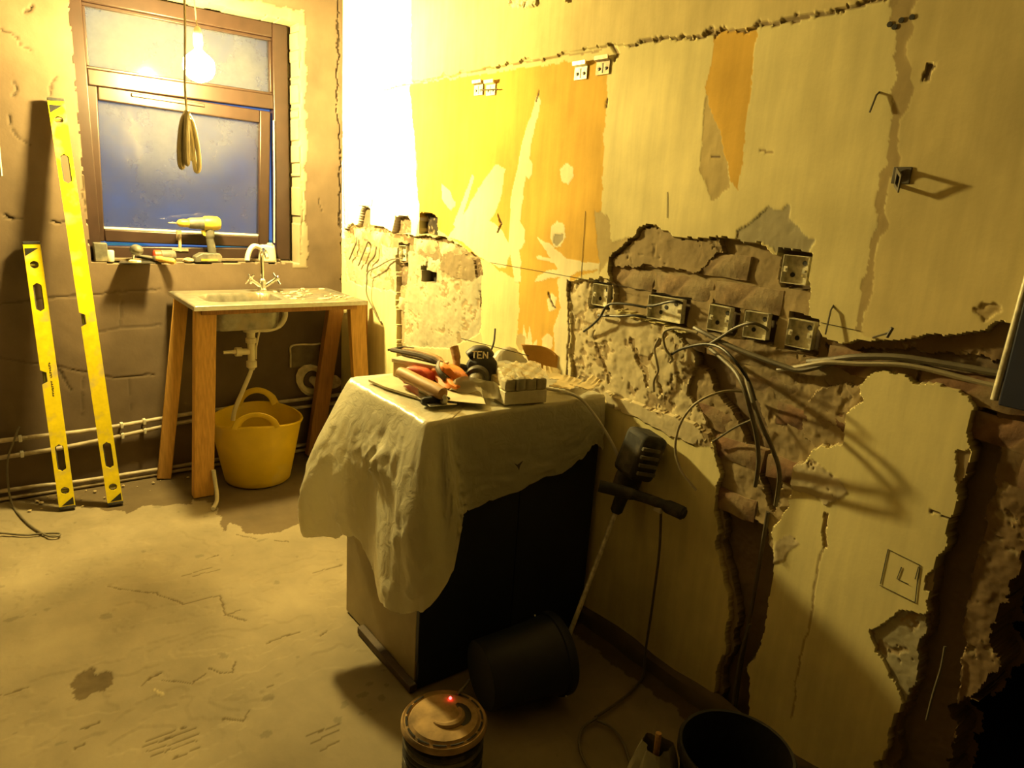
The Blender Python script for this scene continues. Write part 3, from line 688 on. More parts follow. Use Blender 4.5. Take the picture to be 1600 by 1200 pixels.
def lay_bricks(y0, y1, z0, z1, depth, kind, seed, off=0.0, skip=None, lo=8, hi=42):
    """courses of bricks whose faces stand depth mm behind the plaster face, wherever the plaster is off"""
    rg = random.Random(seed); n = 0
    z = z0; row = 0
    while z < z1:
        y = y0 - (.1125 if row % 2 else 0) + off
        while y < y1:
            a, b = np.searchsorted(rw.au, [y * 1000 - 95, y * 1000 + 95]); c, d = np.searchsorted(rw.av, [z * 1000 - 30, z * 1000 + 30])
            if b > a and d > c:
                sub = rw.d[a:b, c:d]
                ok = ((sub > lo) & (sub < hi)).mean(); deep = (sub > 42).mean()
                if ok > .3 and deep < .22 and not (skip and skip(y, z)):
                    o = link(bpy.data.objects.new('brick', brick_mesh(kind, rg.randrange(6))))
                    o.parent = wall_right
                    o.location = (W_R + depth / 1000 + rg.uniform(-.004, .004), y, z)
                    o.rotation_euler = (rg.uniform(-.012, .012), 0, rg.uniform(-.02, .02))
                    n += 1
            y += .2255
        z += .0755; row += 1
    return n
nb = lay_bricks(.98, 1.80, 1.04, 1.40, 17, 'brick', 3, .05)
nb += lay_bricks(.75, 1.30, .45, 1.04, 12, 'brick_red', 4, .03)
nb += lay_bricks(.42, .80, .02, 1.16, 14, 'brick_red', 5, .02)
nb += lay_bricks(2.15, 3.7, .95, 1.35, 9, 'brick_white', 6, .04, lo=9, hi=26)

# ---- window wall, with the window opening
WX0, WX1, WZ0, WZ1 = 455, 1432, 1079, 2268
ww = Relief(-2200, 1690, -20, 2640, 7, (.136, .098, .066), 31, 1.6)
ww.d += fbm(ww.u, ww.v, 130, 77, 3) * 2.0
ww.c *= (1 + .22 * fbm(ww.u, ww.v, 240, 78, 4))[..., None]
for l in WIN_LINES: ww.line(*l)
rim = (ww.u > WX1 - 30 - 6) & (ww.u < WX1 + 42 + ww.w1 * 22) & (ww.v > WZ0 - 25) & (ww.v < WZ1 + 60 + ww.w2 * 20)
ww.c[rim] = (.26, .22, .15); ww.d[rim] -= 3
rim = (ww.v > WZ1 - 10) & (ww.v < WZ1 + 55 + ww.w1 * 25) & (ww.u > WX0 - 40) & (ww.u < WX1 + 40)
ww.c[rim] = (.22, .18, .12); ww.d[rim] -= 2
ragx = ww.w1 * 9; ragz = ww.w2 * 9
op = (ww.u > WX0 + ragx) & (ww.u < WX1 + ragx) & (ww.v > WZ0 + ragz * .5) & (ww.v < WZ1 + ragz)
ww.d[op] = 112; ww.c[op] = (.24, .20, .13)
inner = (ww.u > WX0 + 24) & (ww.u < WX1 - 24) & (ww.v > WZ0 + 24) & (ww.v < WZ1 - 24)
ww.cut = inner
wall_window = ww.build('wall_back', lambda u, v, d: np.stack([u, D_F + d, v], -1), M_RELIEF_W)
set_props(wall_window, kind='structure')

# ---- floor
fl = Relief(-1300, 1720, 150, 3800, 5.5, (.255, .212, .138), 51, .7)
fn = fbm(fl.u * .7 + fl.w1 * 30, fl.v * 1.3 + fl.w2 * 30, 520, 5, 5)
terr = np.floor(fn * 7) / 7
fl.d += terr * 15
edge_f = np.abs(fn * 7 - np.round(fn * 7)) < .03
fl.c *= (1 + .10 * fbm(fl.u, fl.v, 300, 9, 4))[..., None]
fl.c[(fbm(fl.u, fl.v, 70, 13, 3) > .62)] *= .78
for p in FLOOR_PATCHES: fl.patch(*p)
for l in FLOOR_LINES: fl.line(*l)
# shade along the foot of the right wall, painted into the floor colour
foot_shade = fl.u > 1590 + fl.w1 * 25
for m in (foot_shade,): fl.c[m] = np.array((.13, .095, .06)) * (1 + .15 * fl.n2[m])[:, None]
fl.d = np.maximum(fl.d - 0.0, -3.0)
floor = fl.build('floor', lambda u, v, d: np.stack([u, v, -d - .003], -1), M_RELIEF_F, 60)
set_props(floor, kind='structure')
floor_m = MATS['room_plaster']

# ---- plain parts of the shell outside the picture
def shell_box(name, c, s, m):
    o = obj(name, MB().box(c, s), m, smooth=False)
    return set_props(o, kind='structure')
shell_box('ceiling', (.5, .78, CEIL + .04), (5.8, 6.2, .08), MATS['ceiling_paint'])
shell_box('floor_left', (-1.74, .78, -.045), (.9, 6.1, .08), MATS['room_plaster'])
shell_box('floor_front', (.2, -1.02, -.045), (3.0, 2.4, .08), MATS['room_plaster'])
shell_box('wall_left', (-2.24, .78, 1.3), (.08, 6.1, 2.7), MATS['room_plaster'])
shell_box('wall_front', (.5, -2.24, 1.3), (5.6, .08, 2.7), MATS['room_plaster'])
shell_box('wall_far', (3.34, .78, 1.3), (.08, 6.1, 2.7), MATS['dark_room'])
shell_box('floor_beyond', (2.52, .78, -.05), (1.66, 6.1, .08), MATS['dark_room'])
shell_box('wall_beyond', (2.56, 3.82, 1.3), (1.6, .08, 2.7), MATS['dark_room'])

# skirting remains along the foot of the right wall
mb = MB()
prof = [(0, 0), (-.022, 0), (-.022, .05), (-.012, .062), (0, .066)]
ys = [.98 + i * .08 for i in range(12)]
mb.grid(lambda a, b: (W_R + .004 + prof[int(round(b * 4))][0] + .004 * math.sin(a * 31), .5 + a * 1.12, prof[int(round(b * 4))][1] * (1 + .12 * math.sin(a * 17))), 14, 5)
o = obj('baseboard_right', mb, MATS['room_plaster']); set_props(o, kind='structure')

# pencil marks on the plaster
for pl in PENCIL:
    mb = MB()
    mb.tube([(W_R - .0015, p[0] / 1000, p[1] / 1000) for p in pl], .0011, 4, flat=.6)
    obj('pencil_line', mb, MATS['pencil'], wall_right)

# peeling flap of lining paper behind the cabinet
def flap(u, v):
    y = 1.872 + .085 * u * (1 - .25 * v); z = .862 + v * (.085 + .035 * u)
    return (W_R - .004 - .085 * (u ** 1.6) * (.35 + .65 * v) , y + .05 * v * u, z + .01 * math.sin(u * 4))
single('paper_flap', MB().grid(flap, 10, 8), MATS['paper_orange'], 'orange-brown flap of lining paper peeling off the wall behind the cabinet', 'paper', solid=.0012)

# patched block and ragged pipe hole low on the window wall
blk = MB().box((1.458, 3.757, .563), (.165, .012, .125))
obj('block', blk, MATS['block'], wall_window, bevel=.004)
mb = MB()
mb.tube(spline([(1.372, 3.752, .505), (1.374, 3.75, .57), (1.376, 3.75, .622), (1.43, 3.749, .631), (1.50, 3.75, .626), (1.545, 3.75, .628)], 5), .008, 6, flat=.6)
obj('mortar_edge', mb, MATS['mortar_edge'], wall_window)

# ---------------------------------------------------------------- window
win = bpy.data.objects.new('window_1', None); win.location = (.925, 3.84, 1.09); link(win); set_props(win, kind='structure')
FY0, FY1 = 3.835, 3.905           # frame depth
fx0, fx1, fz0, fz1 = .452, 1.412, 1.088, 2.262
def bars(name, rects, y0, y1, m, bev=.005, parent=win):
    for x0, x1, z0, z1 in rects:
        obj(name, MB().box(((x0 + x1) / 2, (y0 + y1) / 2, (z0 + z1) / 2), (x1 - x0, y1 - y0, z1 - z0)), m, parent, world=True, bevel=bev)
B = MATS['brown_frame']
bars('frame_stile', [(fx0, .508, fz0, fz1), (1.335, fx1, fz0, fz1)], FY0, FY1, B)
bars('frame_rail', [(.508, 1.335, 2.195, fz1), (.508, 1.335, 1.855, 1.925), (.508, 1.335, fz0, 1.148)], FY0 + .001, FY1, B)
bars('glazing_bead', [(.508, 1.335, 2.180, 2.195), (.508, 1.335, 1.925, 1.937), (.508, .520, 1.937, 2.18), (1.323, 1.335, 1.937, 2.18)], FY0 + .014, FY1 - .01, B, .003)
p = MB().box((.9215, FY0 + .04, 2.058), (.806, .006, .248)); obj('pane', p, MATS['dusty_glass_top'], win, world=True)
# opening sash, pushed a little out at the bottom, so dusk shows round it
sash = bpy.data.objects.new('sash', None); sash.parent = win; link(sash)
sash.location = (.9 - .925, FY0 + .012 - 3.84, 1.852 - 1.09)
sash.rotation_euler = (math.radians(1.6), math.radians(1.3), math.radians(-.5))
sw, sh = .832, .694
cx = .006
def sb(name, x0, x1, z0, z1, y0, y1, m, bev=.006):
    obj(name, MB().box(((x0 + x1) / 2, (y0 + y1) / 2, (z0 + z1) / 2), (x1 - x0, y1 - y0, z1 - z0)), m, sash, bevel=bev)
l, r = cx - sw / 2, cx + sw / 2
sb('sash_stile', l, l + .055, -sh, 0, 0, .055, B); sb('sash_stile', r - .055, r, -sh, 0, 0, .055, B)
sb('sash_rail', l + .055, r - .055, -.062, 0, .001, .055, B); sb('sash_rail', l + .055, r - .055, -sh, -sh + .058, .001, .055, B)
sb('sash_bead', l + .055, r - .055, -sh + .058, -sh + .068, .012, .045, MATS['white_paint_metal'], .002)
sb('sash_pane', l + .05, r - .05, -sh + .05, -.055, .025, .031, MATS['dusty_glass'], 0)
sb('trickle_vent', -.22, .10, -.026, -.010, -.008, .004, B, .003)
mb = MB(); mb.tube([(-.03, -.004, -sh + .05), (-.03, -.02, -sh + .04), (-.031, -.028, -sh + .03), (-.032, -.03, -sh - .03)], .008, 8); mb.box((-.032, -.03, -sh - .022), (.075, .014, .012)); mb.box((-.03, -.002, -sh + .045), (.024, .008, .05))
obj('window_handle', mb, MATS['dull_bracket'], sash, label='tarnished lever handle')
# hinge / restraint rod beside the sash
mb = MB(); mb.tube([(1.331, FY0 - .006, 1.80), (1.328, FY0 - .009, 1.5), (1.322, FY0 - .006, 1.18)], .004, 6); obj('draught_strip', mb, MATS['white_plastic'], win, world=True)
# sill board
bars('sill', [(.50, 1.345, 1.083, 1.096)], 3.80, FY0, MATS['room_plaster'], .003)

# outside: yard wall, ground, blue tarpaulin
o = obj('yard_ground', MB().box((.9, 5.3, .55), (5, 2.7, .06)), MATS['yard']); set_props(o, kind='structure')
def tarp(u, v):
    return (-.1 + 2.6 * u, 4.45 + .8 * v, .60 + .62 * (1 - abs(2 * v - 1)) + .10 * math.sin(u * 9 + v * 4) + .05 * math.sin(u * 23) + .16 * math.sin(u * 4 + 2))
single('tarpaulin', MB().grid(tarp, 30, 12), MATS['tarpaulin'], 'blue tarpaulin heaped outside below the window', 'tarpaulin', solid=.004)

# ---------------------------------------------------------------- pendant lamp and hanging cable
bx, by, bz = BULB
lamp = thing('pendant_lamp', 'glowing bare bulb hanging on a thin flex in front of the window', 'lamp', (bx, by, CEIL))
obj('flex', MB().tube(spline([(bx - .02, by, CEIL), (bx - .025, by, 2.45), (bx - .012, by, 2.25), (bx, by, bz + .14)]), .0028, 6), MATS['cable_pale'], lamp, world=True)
obj('lamp_holder', MB().lathe([(.006, .155), (.014, .145), (.019, .12), (.019, .085), (.015, .075)], 16, Matrix.Translation(BULB)), MATS['white_plastic'], lamp, world=True)
prof = [(.013, .082), (.014, .066), (.024, .056), (.042, .042), (.0585, .026), (.0625, 0), (.0595, -.021), (.049, -.040), (.030, -.055), (.010, -.062), (.0005, -.0625)]
obj('bulb', MB().lathe(prof, 28, Matrix.Translation(BULB)), MATS['lit_bulb'], lamp, world=True)
ck = thing('hanging_cable', 'pale grey cable hanging before the window, its end bundled in loops', 'cable', (.775, 3.24, CEIL))
obj('drop', MB().tube(spline([(.80, 3.24, CEIL), (.787, 3.24, 2.3), (.78, 3.24, 2.05), (.77, 3.24, 1.85), (.772, 3.24, 1.74)]), .0045, 7), MATS['cable_pale'], ck, world=True)
for k, (a, b, c) in enumerate([(-.036, .215, 0), (.038, .225, .012), (-.014, .20, -.016), (.018, .18, .016)]):
    pts = spline([(.772, 3.24 + c, 1.745), (.772 + a * .6, 3.238 + c, 1.70), (.772 + a, 3.236 + c, 1.74 - b * .6), (.772 + a * 1.05, 3.236 + c, 1.745 - b + .01), (.772 + a * .7, 3.24 + c, 1.745 - b), (.772 + a * .45, 3.242 + c, 1.74 - b * .5), (.772, 3.24, 1.735)], 6)
    obj('loop', MB().tube(pts, .0095, 8), MATS['pipe_plastic' if k % 2 else 'cable_pale'], ck, world=True)
obj('wrap', MB().tube([(.772 + .013 * math.cos(t), 3.24 + .013 * math.sin(t), 1.705 + t * .0021) for t in [i * .5 for i in range(30)]], .004, 6), MATS['cable_pale'], ck, world=True)

# ---------------------------------------------------------------- spirit levels
def level(name, label, length, foot, top, facing, width, slots, vials, notch, words):
    f = Vector(foot); t = Vector(top)
    ax = (t - f).normalized()
    M = frame(f, ax, (1, -.12, 0))
    root = thing(name, label, 'spirit level', foot, group=None)
    root.matrix_basis = M
    th = .024; hw = width / 2
    # outline samples along z: half width of the hole, left edge inset
    zs = sorted(set([.012, length - .012] + [z for s in slots for z in (s[0] - s[1] + s[1] * 2 * k / 12 for k in range(13))] + [z for s in vials for z in (s[0] - s[1] + s[1] * 2 * k / 10 for k in range(11))] + [notch - .032, notch - .020, notch + .020, notch + .032]))
    def hole(z):
        for c, h, w, shape in [(s[0], s[1], s[2], 'slot') for s in slots] + [(v[0], v[1], v[1], 'round') for v in vials]:
            d = abs(z - c)
            if d < h - 1e-6:
                if shape == 'round': return math.sqrt(max(h * h - d * d, 1e-8))
                return w * min(1, math.sqrt(max(0, 1 - max(0, (d - (h - w)) / w) ** 2)))
        return 0.0
    def inset(z):
        d = abs(z - notch)
        return .022 if d <= .0201 else 0.0
    mb = MB()
    for z0, z1 in zip(zs[:-1], zs[1:]):
        if z1 - z0 < 1e-5: continue
        h0, h1 = hole(z0), hole(z1)
        zm = (z0 + z1) / 2
        i0, i1 = inset(z0), inset(z1)
        if h0 == 0 and h1 == 0 and hole(zm) == 0:
            spans = [((-hw + i0, hw), (-hw + i1, hw))]
        else:
            spans = [((-hw + i0, -h0), (-hw + i1, -h1)), ((h0, hw), (h1, hw))]
        for (a0, b0), (a1, b1) in spans:
            vs = [(a0, -th / 2, z0), (b0, -th / 2, z0), (b1, -th / 2, z1), (a1, -th / 2, z1), (a0, th / 2, z0), (b0, th / 2, z0), (b1, th / 2, z1), (a1, th / 2, z1)]
            mb.add(vs, [(0, 1, 2, 3), (7, 6, 5, 4), (0, 3, 7, 4), (1, 5, 6, 2)])
    obj('body', mb, MATS['yellow_paint'], root)
    for z, y in ((.007, 0), (length - .007, 0)):
        obj('end_cap', MB().box((0, 0, z), (width + .002, th + .003, .014)), MATS['dusty_black'], root, bevel=.003)
    for zz in (.04, length - .03):
        q = MB().prism([(-.020, 0), (.027, 0), (.027, .034)] if zz < .1 else [(-.027, .022), (.022, .022), (-.027, -.010), ], -th / 2 - .0012, th / 2 + .0012, Matrix.Translation((0, 0, zz - .022)) @ Matrix.Rotation(math.radians(90), 4, 'X'))
        obj('end_marking', q, MATS['black_plastic'], root)
    for s in slots:
        g = MB(); ring = []
        for k in range(24):
            a = 2 * math.pi * k / 24
            x = s[2] * math.cos(a); z = s[2] * math.sin(a) + (s[1] - s[2]) * (1 if math.sin(a) >= 0 else -1)
            ring.append((x * .97, z + s[0]))
        g.tube([(x, 0, z) for x, z in ring] + [(ring[0][0], 0, ring[0][1])], .0042, 6, cap=False)
        obj('hand_grip', g, MATS['dusty_black'], root)
    for v in vials:
        ang = math.radians(45 if v[2] else 0)
        g = MB().tube([(-v[1] * .9 * math.cos(ang), 0, v[0] - v[1] * .9 * math.sin(ang)), (v[1] * .9 * math.cos(ang), 0, v[0] + v[1] * .9 * math.sin(ang))], .0062, 10)
        vo = obj('vial', g, MATS['vial'], root)
        obj('vial_ring', MB().tube([(v[1] * math.cos(a), 0, v[0] + v[1] * math.sin(a)) for a in [2 * math.pi * k / 20 for k in range(21)]], .003, 6, cap=False), MATS['black_plastic'], vo)
    g = MB().tube([(-hw + .012, 0, notch - .02), (-hw + .012, 0, notch + .02)], .0065, 10)
    vo = obj('vial', g, MATS['vial'], root)
    obj('vial_holder', MB().box((-hw + .0225, 0, notch), (.003, .02, .042)).box((-hw + .014, 0, notch - .0215), (.018, .02, .003)).box((-hw + .014, 0, notch + .0215), (.018, .02, .003)), MATS['black_plastic'], vo)
    if words:
        g = MB(); rg = random.Random(4); z = notch - .085
        while z < notch + .062:           # the worn, no longer readable line of print
            if abs(z - notch + .01) > .006:
                g.box((.006, -th / 2 - .0006, z), (.004 + .005 * rg.random(), .001, .0030))
                g.box((.006 + .003 * rg.uniform(-1, 1), -th / 2 - .0006, z + .003), (.0025, .001, .005))
            z += .0102
        obj('print', g, MATS['dusty_black'], root)
    return root
level('spirit_level', 'long yellow spirit level leaning beside the window frame, the taller of two', 1.79, (.432, 3.452, .006), (.369, 3.728, 1.775), 0, .062,
      [(.235, .062, .0165), (1.50, .062, .0165)], [(.085, .0165, 0), (1.70, .0165, 0)], .855, False)
level('spirit_level', 'short yellow spirit level with worn print leaning at the left, the smaller of two', 1.19, (.248, 3.50, .006), (.230, 3.728, 1.176), 0, .062,
      [(.235, .062, .0165), (.95, .062, .0165)], [(.085, .0165, 0), (1.09, .0165, 0)], .60, True)

# white strip fixed at the left edge
single('plastic_strip', MB().tube([(.150, 3.735, 1.442), (.152, 3.735, 1.6), (.158, 3.735, 1.78), (.165, 3.735, 1.95)], [.010, .010, .009, .009], 8, flat=.5), MATS['white_plastic'], 'narrow white plastic strip hanging on the brown wall at the far left', 'strip')

# ---------------------------------------------------------------- sink on its timber legs
sk = thing('sink_stand', 'stainless steel sink propped on timber legs under the window', 'sink', (1.17, 3.5, 0))
SX0, SX1, SY0, SY1, SZ = .765, 1.585, 3.245, 3.735, .948
bx0, bx1, by0, by1 = .850, 1.205, 3.33, 3.60
def smooth01(t): t = max(0, min(1, t)); return t * t * (3 - 2 * t)
def sink_top(u, v):
    x = SX0 + (SX1 - SX0) * u; y = SY0 + (SY1 - SY0) * v
    cx_, cy_ = (bx0 + bx1) / 2, (by0 + by1) / 2; hx, hy = (bx1 - bx0) / 2, (by1 - by0) / 2; rr = .07
    qx = abs(x - cx_) - hx + rr; qy = abs(y - cy_) - hy + rr
    d = math.hypot(max(qx, 0), max(qy, 0)) + min(max(qx, qy), 0) - rr
    z = SZ - .142 * smooth01(-d / .035)
    if x > bx1 + .03 and SX1 - x > .03 and y - SY0 > .04 and SY1 - y > .1:
        z -= .004 + .002 * math.sin(y * 190)
    e = min(x - SX0, SX1 - x, y - SY0, SY1 - y)
    z += -.006 + .006 * smooth01(e / .012) if e < .012 else 0
    return (x, y, z)
obj('sink_top', MB().grid(sink_top, 110, 70), MATS['dirty_steel'], sk, world=True, solid=.0015, label='dirty stainless steel sink top with bowl and drainer')
obj('front_lip', MB().box(((SX0 + SX1) / 2, SY0 + .002, SZ - .014), (SX1 - SX0, .003, .018)), MATS['steel'], sk, world=True)
obj('side_lip', MB().box((SX0 + .002, (SY0 + SY1) / 2, SZ - .014), (.003, SY1 - SY0, .018)), MATS['steel'], sk, world=True)
def leg(top, bot, w, t, yaw, m, name='leg'):
    a, b = Vector(bot), Vector(top)
    M = frame(a, b - a, (math.cos(yaw), math.sin(yaw), 0)); L = (b - a).length
    obj(name, MB().box((0, 0, L / 2), (w, t, L), M), m, sk, world=True, bevel=.003)
T1 = MATS['timber']; T2 = MATS['timber_dark']
leg((.822, 3.30, .925), (.794, 3.375, .004), .092, .042, .03, T1)
leg((.800, 3.63, .925), (.687, 3.688, .004), .066, .044, -.2, T1)
leg((1.598, 3.64, .925), (1.466, 3.66, .004), .088, .042, .05, T2)
leg((1.545, 3.29, .925), (1.612, 3.30, .004), .082, .042, -.05, T1)
leg((1.618, 3.38, .925), (1.640, 3.42, .004), .055, .042, .3, T2, 'brace')
obj('rail', MB().box((1.17, 3.275, .917), (.74, .02, .03)), T2, sk, world=True, bevel=.002)
rg = random.Random(40); g = MB()        # flakes of plaster strewn over the drainer
for k in range(46):
    x = rg.uniform(1.24, 1.56); y = rg.uniform(3.30, 3.70); s = rg.uniform(.006, .026) * (.5 if k > 18 else 1)
    g.prism([(s * math.cos(a) * rg.uniform(.6, 1.1), s * .8 * math.sin(a) * rg.uniform(.6, 1.1)) for a in [i * 1.05 for i in range(6)]], 0, rg.uniform(.003, .007), Matrix.Translation((x, y, SZ - .003)))
o = single('plaster_flakes', g, MATS['pale_board'], 'flakes of broken plaster strewn over the steel drainer', 'debris', smooth=False); o['kind'] = 'stuff'
# tap
tp = obj('tap', MB().lathe([(.026, 0), (.026, .008), (.019, .014), (.017, .05), (.019, .055), (.012, .062), (.010, .07)], 18, Matrix.Translation((1.200, 3.665, SZ))), MATS['chrome'], sk, world=True)
obj('spout', MB().tube(spline([(1.2, 3.665, 1.015), (1.2, 3.665, 1.09), (1.199, 3.66, 1.135), (1.196, 3.63, 1.158), (1.192, 3.585, 1.150), (1.190, 3.555, 1.125)]), .0105, 10), MATS['chrome'], tp, world=True)
for s in (-1, 1):
    g = MB().tube([(1.2 + s * .012, 3.662, .972), (1.2 + s * .062, 3.652, 1.006)], [.012, .010], 10)
    e = Vector((1.2 + s * .068, 3.65, 1.010)); ax = Vector((s * .062, -.01, .034)).normalized(); p1 = ax.orthogonal().normalized(); p2 = ax.cross(p1)
    g.tube([e - ax * .008, e + ax * .012], .014, 10)
    for q in (p1 + p2 * .3, p2 - p1 * .3):
        q.normalize(); g.tube([e - q * .034, e + q * .034], [.0065, .006], 8)
    obj('tap_handle', g, MATS['chrome'], tp, world=True)
# waste
tx, ty = 1.075, 3.475
obj('waste_trap', MB().lathe([(.034, .80), (.036, .775), (.020, .77), (.020, .745), (.026, .742), (.026, .72), (.018, .716), (.018, .63), (.025, .626), (.025, .596), (.018, .592), (.012, .58)][::-1], 18, Matrix.Translation((tx, ty, 0))), MATS['pipe_plastic'], sk, world=True)
g = MB().tube([(tx - .012, ty, .675), (tx - .055, ty - .004, .678)], .016, 12); g.tube([(tx - .05, ty - .004, .678), (tx - .078, ty - .006, .680)], .023, 12); g.tube([(tx - .076, ty - .006, .68), (tx - .100, ty - .008, .681), (tx - .135, ty - .010, .682)], [.012, .009, .008], 10)
obj('side_inlet', g, MATS['pipe_plastic'], sk, world=True)
obj('overflow_pipe', MB().tube(spline([(tx + .02, ty, .785), (tx + .09, ty, .782), (tx + .145, ty, .80), (tx + .172, ty, .845), (tx + .165, ty, .89), (tx + .14, ty, .915)]), .014, 10), MATS['pipe_plastic'], sk, world=True)
obj('waste_pipe', MB().tube(spline([(tx, ty, .60), (tx - .01, ty, .56), (tx - .055, ty, .46), (tx - .088, ty, .385), (tx - .10, ty, .33)]), .0105, 10), MATS['pipe_plastic'], sk, world=True)
obj('overflow_tail', MB().tube([(tx + .05, ty + .02, .775), (tx + .03, ty + .02, .69), (tx + .026, ty + .015, .63)], .005, 6), MATS['pipe_plastic'], sk, world=True)

# ---------------------------------------------------------------- yellow tub
tb = thing('rubber_tub', 'yellow flexible rubber tub with two handles under the sink', 'tub', (1.092, 3.475, .003))
def tub_r(z): return .155 + .062 * (z / .335) ** .9
outer = [(.02, .0), (.150, 0), (.157, .006)] + [(tub_r(z), z) for z in (.03, .10, .18, .25, .31)] + [(.221, .325), (.2235, .332), (.221, .338), (.214, .337)]
innr = [(tub_r(z) - .006, z) for z in (.31, .25, .18, .10, .03, .012)] + [(.02, .010)]
rim_yaw = math.radians(-108)
mb = MB().lathe(outer + innr, 56, None, capb=True, capt=True)
vs = []
for x, y, z in mb.v:                     # the rim rises towards the two handles
    a = math.atan2(y, x); k = math.cos(a - rim_yaw)
    vs.append((x * 1.02, y, z + (.026 * k * k - .014) * max(0, (z - .2) / .138)))
mb.v = vs
obj('tub_body', mb, MATS['tub_yellow'], tb)
for s in (0, math.pi):
    a0 = rim_yaw + s; pts = []
    for k in range(13):
        t = k / 12; a = a0 + (t - .5) * .86
        h = math.sin(math.pi * t) ** .55 * .066
        pts.append((.219 * 1.02 * math.cos(a), .219 * math.sin(a), .336 + h * 1.12))
    obj('tub_handle', MB().tube(pts, [.022, .020, .018] + [.0165] * 7 + [.018, .020, .022], 10, side=.42), MATS['tub_yellow'], tb)

# ---------------------------------------------------------------- pipes along the foot of the window wall
for lab, pts, r in [
    ('topmost of the four thin pipes along the foot of the brown wall', [(-1.3, 3.728, .287), (.035, 3.728, .290), (.409, 3.728, .289), (.873, 3.728, .314), (1.3, 3.728, .318), (1.66, 3.728, .320)], .0105),
    ('second of the four thin pipes along the foot of the brown wall', [(-1.3, 3.728, .185), (.028, 3.728, .211), (.405, 3.728, .231), (.84, 3.728, .273), (1.25, 3.728, .274), (1.66, 3.728, .272)], .0105),
    ('third pipe down, lying low along the foot of the brown wall', [(-1.3, 3.725, .052), (.012, 3.725, .052), (.31, 3.725, .040), (.83, 3.725, .038), (1.25, 3.725, .045), (1.66, 3.725, .048)], .0095),
    ('lowest pipe, resting on the floor against the brown wall', [(-1.3, 3.728, .014), (.012, 3.728, .012), (.31, 3.728, .011), (.83, 3.728, .011), (1.25, 3.728, .013), (1.66, 3.728, .014)], .0095)]:
    t = thing('pipe', lab, 'pipe', (.65, 3.725, pts[2][2] - r))
    obj('pipe_run', MB().tube(spline(pts, 5), r, 10), MATS['copper_painted'], t, world=True)
    if r > .01:
        for x in (.11, .52, .62):
            zz = np.interp(x, [p[0] for p in pts], [p[2] for p in pts])
            obj('pipe_clip', MB().box((x, pts[0][1] - .001, zz), (.014, .027, .028)).box((x, 3.745, zz), (.010, .03, .012)), MATS['white_plastic'], t, world=True, bevel=.003)
# soil-pipe stub in the ragged hole right of the tub
hp = thing('pipe_stub', 'stub of pale pipe in a ragged hole behind the right sink leg', 'pipe', (1.53, 3.75, .34))
obj('hole_rim', MB().lathe([(.085, 0), (.098, .010), (.082, .022), (.058, .014), (.05, -.02)], 18, frame((1.50, 3.752, .42), (0, -1, 0), (1, 0, 0)), capb=False, wob=.10), MATS['mortar_edge'], hp, world=True)
obj('hole_shadow_tube', MB().lathe([(.055, -.06), (.056, .012)], 18, frame((1.50, 3.752, .42), (0, -1, 0), (1, 0, 0)), capt=False), MATS['cable_black'], hp, world=True)
obj('pipe_elbow', MB().tube(spline([(1.505, 3.80, .42), (1.505, 3.735, .415), (1.515, 3.71, .395), (1.52, 3.70, .36)]), .024, 12), MATS['pipe_plastic'], hp, world=True)
single('rubble_lump', MB().ball((1.60, 3.70, .41), .045, 9, 6, sq=(1.1, .6, .9), lump=.2, seed=3), MATS['crumb'], 'lump of loose mortar jutting behind the right sink leg', 'rubble', smooth=False)
# cut pipe end at the front sink leg
single('pipe_offcut', MB().tube(spline([(.838, 3.335, .14), (.842, 3.33, .08), (.842, 3.31, .035), (.825, 3.25, .014), (.79, 3.18, .012)]), .0095, 10), MATS['white_plastic'], 'short bent white pipe end at the foot of the front sink leg', 'pipe')
# thin cable down the wall at the left and across the floor
single('thin_cable', MB().tube(spline([(.112, 3.715, .352), (.085, 3.70, .29), (.054, 3.70, .20), (.045, 3.69, .08), (.052, 3.64, .008), (.075, 3.50, .006), (.105, 3.371, .006), (.15, 3.25, .006), (.185, 3.225, .006), (.19, 3.25, .006), (.14, 3.28, .006), (.077, 3.299, .006), (-.006, 3.367, .006), (-.16, 3.47, .006)]), .0042, 7), MATS['cable_grey'], 'thin grey cable trailing from the wall onto the floor at the left', 'cable')

# ---------------------------------------------------------------- things on the window sill
SZ_ = 1.082
t = thing('drill', 'yellow and black cordless drill standing on its battery on the window sill', 'drill', (.965, 3.795, SZ_))
Mx = frame((.79, 3.795, 1.268), (1, 0, .02), (0, 0, 1))       # local z runs along the drill
obj('drill_bit', MB().lathe([(.0005, 0), (.004, .012), (.0045, .06)], 8, Mx), MATS['chrome'], t, world=True)
obj('chuck', MB().lathe([(.008, .045), (.017, .055), (.020, .075), (.020, .095), (.024, .10)], 18, Mx), MATS['tool_yellow'], t, world=True)
obj('gear_case', MB().lathe([(.024, .098), (.027, .11), (.029, .15), (.031, .168)], 18, Mx), MATS['tool_grey'], t, world=True)
obj('motor_housing', MB().lathe([(.031, .166), (.035, .175), (.036, .21), (.034, .235), (.026, .246)], 20, Mx), MATS['tool_yellow'], t, world=True)
obj('handle', MB().tube(spline([(.985, 3.795, 1.245), (.984, 3.795, 1.20), (.990, 3.795, 1.16), (.995, 3.795, 1.115)]), [.024] * 6 + [.0195] * 6 + [.0205] * 6 + [.026], 12), MATS['tool_grey'], t, world=True)
obj('trigger', MB().prism([(0, 0), (.02, .004), (.022, -.03), (.006, -.024)], -.010, .010, Matrix.Translation((.945, 3.795, 1.238)) @ Matrix.Rotation(math.radians(90), 4, 'X')), MATS['tool_yellow'], t, world=True)
